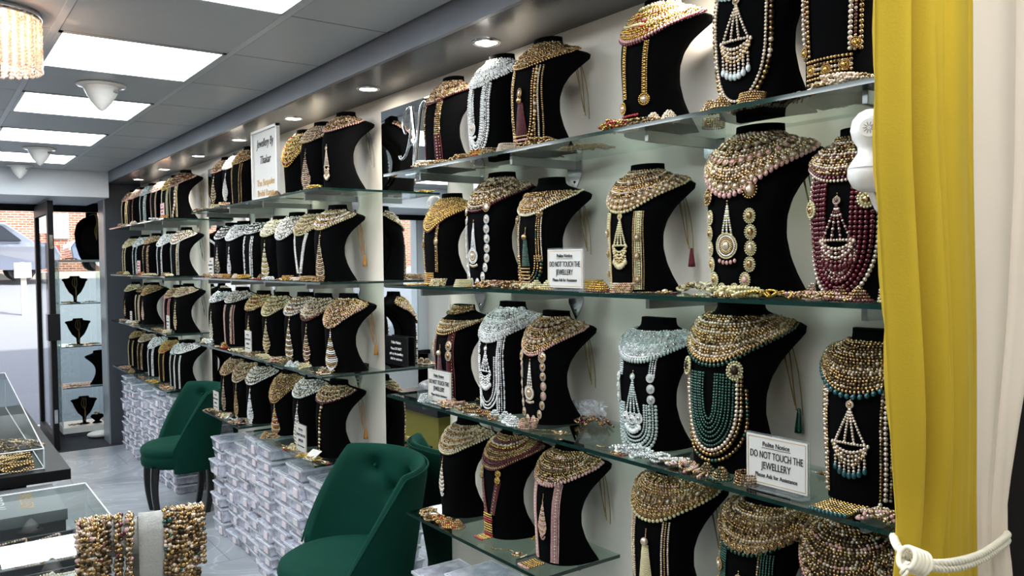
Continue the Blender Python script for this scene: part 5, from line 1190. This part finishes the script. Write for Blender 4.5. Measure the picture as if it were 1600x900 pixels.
t = thing('olive_cabinet', 'olive cabinet carrying a black tray, reflected low in the near mirror', 'cabinet', (P.x, P.y, 0)); part('carcass', G().box((-.25, -.38, 0), (.25, .38, .46)), 'olive', t); part('top_tray', G().box((-.27, -.40, .461), (.27, .40, .57)), 'card_black', t)
for k, dy in enumerate((-.12, .12)): o = part('wrapped_bundle', G().stamp(ICO3, [(0, 0, .05)], [[.12, .09, .05]], 0, smooth=False), 'bag_plastic'); tag(o, f'clear wrapped bundle on the black tray, {("near", "far")[k]} one', 'bag', None, (P.x, P.y+dy, .571), .3)

# ---------------------------------------------------------------- outside
def extm(name, c1, c2, sc, rough=.9):
    return mat(name, c1, rough, scale=sc, col2=c2)
extm('asphalt', '#7b7e86', '#5d6068', 60); extm('pavement', '#b9b3aa', '#a39d94', 4); extm('leaf', '#6f9a34', '#3f6a1c', 3, .6); extm('bark', '#5a4a38', '#3b3026', 8)
mat('car_silver', '#6f7788', .25, metal=.5, coat=1, scale=2); mat('car_blue', '#4f5f7c', .25, metal=.5, coat=1, scale=2); mat('car_glass', '#20262e', .05, coat=1); mat('tyre', '#17171a', .8); mat('tail_red', '#b01020', .2, coat=1); mat('lamp_clear', '#e8e8e8', .1, coat=1)
def brick():
    m = bpy.data.materials.new('brick_wall'); m.use_nodes = True; n = m.node_tree; b = n.nodes['Principled BSDF']; tc = n.nodes.new('ShaderNodeTexCoord'); mp = n.nodes.new('ShaderNodeMapping'); mp.inputs['Rotation'].default_value = (PI/2, 0, 0)
    bt = n.nodes.new('ShaderNodeTexBrick'); bt.inputs['Scale'].default_value = 1; bt.inputs['Brick Width'].default_value = .24; bt.inputs['Row Height'].default_value = .085; bt.inputs['Mortar Size'].default_value = .012
    bt.inputs['Color1'].default_value = lin('#a4614e'); bt.inputs['Color2'].default_value = lin('#7c4438'); bt.inputs['Mortar'].default_value = lin('#b3a193')
    n.links.new(tc.outputs['Object'], mp.inputs[0]); n.links.new(mp.outputs[0], bt.inputs[0]); n.links.new(bt.outputs['Color'], b.inputs['Base Color']); b.inputs['Roughness'].default_value = .9; MATS['brick_wall'] = m
brick()
g = G(); ys = [YE+.1, 12.2, 28.0, 60]; zs = [-.03, -.03, 1.22, 1.3]
g.grid(np.array([[(-60, y, z), (60, y, z)] for y, z in zip(ys, zs)]), 0, False); struct('trim_street_ground', g, 'asphalt')
g = G().box((-60, 28.6, 1.0), (60, 33.5, 1.42)); struct('trim_far_pavement', g, 'pavement')
g = G()
for k in range(90): x = -4+.11*k; g.box((x, 9.62, -.028), (x+.055, 9.70, -.02))
o = part('threshold_strip', g, 'ink_white'); o['label'] = 'dashed white strip on the ground outside the door'; o['category'] = 'ground marking'; o['kind'] = 'stuff'
bl = thing('brick_building', 'red brick building across the street with a white window', 'building', (0, 34, 1.3)); part('wall', G().box((-16, 0, 0), (16, 6, 8)), 'brick_wall', bl)
a = ony(74, 333, 33.95); b = ony(108, 373, 33.95); part('window', G().box((a.x, -.08, b.z-1.3), (b.x, .02, a.z-1.3)), 'ink_white', bl)
for k in range(3): part('window', G().box((-9+3.4*k, -.05, 1.5), (-7.2+3.4*k, .02, 3.0)), 'ink_white', bl)
part('roof', G().prism([(-.4, 8), (6.4, 8), (3, 10.2)], 0, -16.4, 16.4), 'bark', bl)
def car(loc, label, paint, rz=0):
    t = thing('parked_car', label, 'car', loc, rz, 'cars parked across the street')
    pr = [(-2.3, .45), (-2.35, .8), (-2.2, 1.02), (-1.9, 1.10), (-1.45, 1.60), (-1.1, 1.72), (.6, 1.72), (1.1, 1.62), (1.75, 1.12), (2.3, .98), (2.4, .75), (2.35, .42), (1.9, .32), (-1.9, .32)]
    g = G(); rows = []
    for y, k in ((-.90, .90), (-.86, 1), (.86, 1), (.90, .90)): rows.append([(x*(1 if k == 1 else .985), y*(1 if z < 1.05 else .80 if z > 1.55 else .9), .32+(z-.32)*(1 if k == 1 else .97)) for x, z in pr])
    g.grid(np.array(rows), 0, False, False, True)
    for r_ in (rows[0], rows[-1]): c_ = np.mean(r_, 0); g.add(np.vstack([r_, c_]), [(j, (j+1) % len(r_), len(r_)) for j in range(len(r_))])
    part('body', g, paint, t, fixn=True)
    for sd in (-1, 1):
        for q in ([(-1.80, 1.14), (-1.42, 1.54), (-.45, 1.60), (-.45, 1.14)], [(-.38, 1.14), (-.38, 1.60), (.55, 1.60), (.60, 1.14)], [(.68, 1.14), (.64, 1.60), (1.0, 1.54), (1.45, 1.14)]):
            y0, y1 = sorted((sd*.875, sd*.70)); part('side_window', G().prism(q, 1, y0-.02*(sd < 0), y1+.02*(sd > 0)), 'car_glass', t)
    for x in (-1.45, 1.45):
        for sd in (-1, 1):
            g = G(); g.prism([(x+.34*math.cos(2*PI*k/24), .34+.34*math.sin(2*PI*k/24)) for k in range(24)], 1, sd*.72-.11, sd*.80+.11); wl = part('wheel', g, 'tyre', t)
            part('hub', G().prism([(x+.2*math.cos(2*PI*k/16), .34+.2*math.sin(2*PI*k/16)) for k in range(16)], 1, sd*.92-.005, sd*.92+.005), 'alu', wl)
    for sd in (-1, 1): part('tail_light', G().box((2.24, sd*.7-.14, .82), (2.40, sd*.7+.14, .98)), 'tail_red', t); part('head_light', G().box((-2.38, sd*.7-.14, .72), (-2.2, sd*.7+.14, .90)), 'lamp_clear', t)
    return t
a = ony(88, 400, 27.2); car((a.x-2.4, 27.2, 1.20), 'silver car parked across the street behind the door glass', 'car_silver')
a = ony(102, 400, 31.0); car((a.x+2.4, 31.0, 1.425), 'second parked car beside the brick building, facing left', 'car_blue')
a = ony(36, 414, 20.0); t = thing('street_bollard', 'white box sign on a post outside the shop door', 'bollard', (a.x, 20.0, .58)); part('post', G().box((-.05, -.05, 0), (.05, .05, .95)), 'pavement', t); part('sign_box', G().box((-.16, -.1, .80), (.14, .1, 1.12)), 'ink_white', t)
tr = thing('street_tree', 'leafy green tree at the left across the street', 'tree', (1.1, 24, .9)); part('trunk', G().tube([(0, 0, 0), (.05, 0, 1.5), (-.1, .1, 3.2), (.2, 0, 4.6)], [.22, .18, .14, .07], 0, 10), 'bark', tr)
cl = [(-1.0, 0, 3.9, 1.2), (.2, -.3, 4.1, 1.3), (.75, .0, 3.2, .75), (-.3, .4, 5.2, 1.4), (1.25, .2, 4.3, .9), (-1.9, .1, 4.4, 1.1), (0.1, 0, 2.9, .7), (1.5, 0, 3.75, .45)]
g = G(); pts = []; 
for (x, y, z, r_) in cl: n = int(900*r_); d_ = RNG.normal(0, 1, (n, 3)); d_ /= np.linalg.norm(d_, axis=1)[:, None]; pts.append(np.array([x, y, z])+d_*r_*RNG.uniform(.35, 1, (n, 1))**.6)
pts = np.concatenate(pts); q = RNG.normal(0, 1, (len(pts), 3)); g.stamp((np.array([(-1, 0, 0), (0, -.45, .1), (1, 0, 0), (0, .45, .1), (0, 0, -.12)]), np.array([(0, 1, 3), (1, 2, 3), (0, 4, 1), (1, 4, 2), (2, 4, 3), (3, 4, 0)])), pts, np.full(len(pts), .085), 0, frames(q/np.linalg.norm(q, axis=1)[:, None], RNG.normal(0, 1, (len(pts), 3))), False)
part('foliage', g, 'leaf', tr)
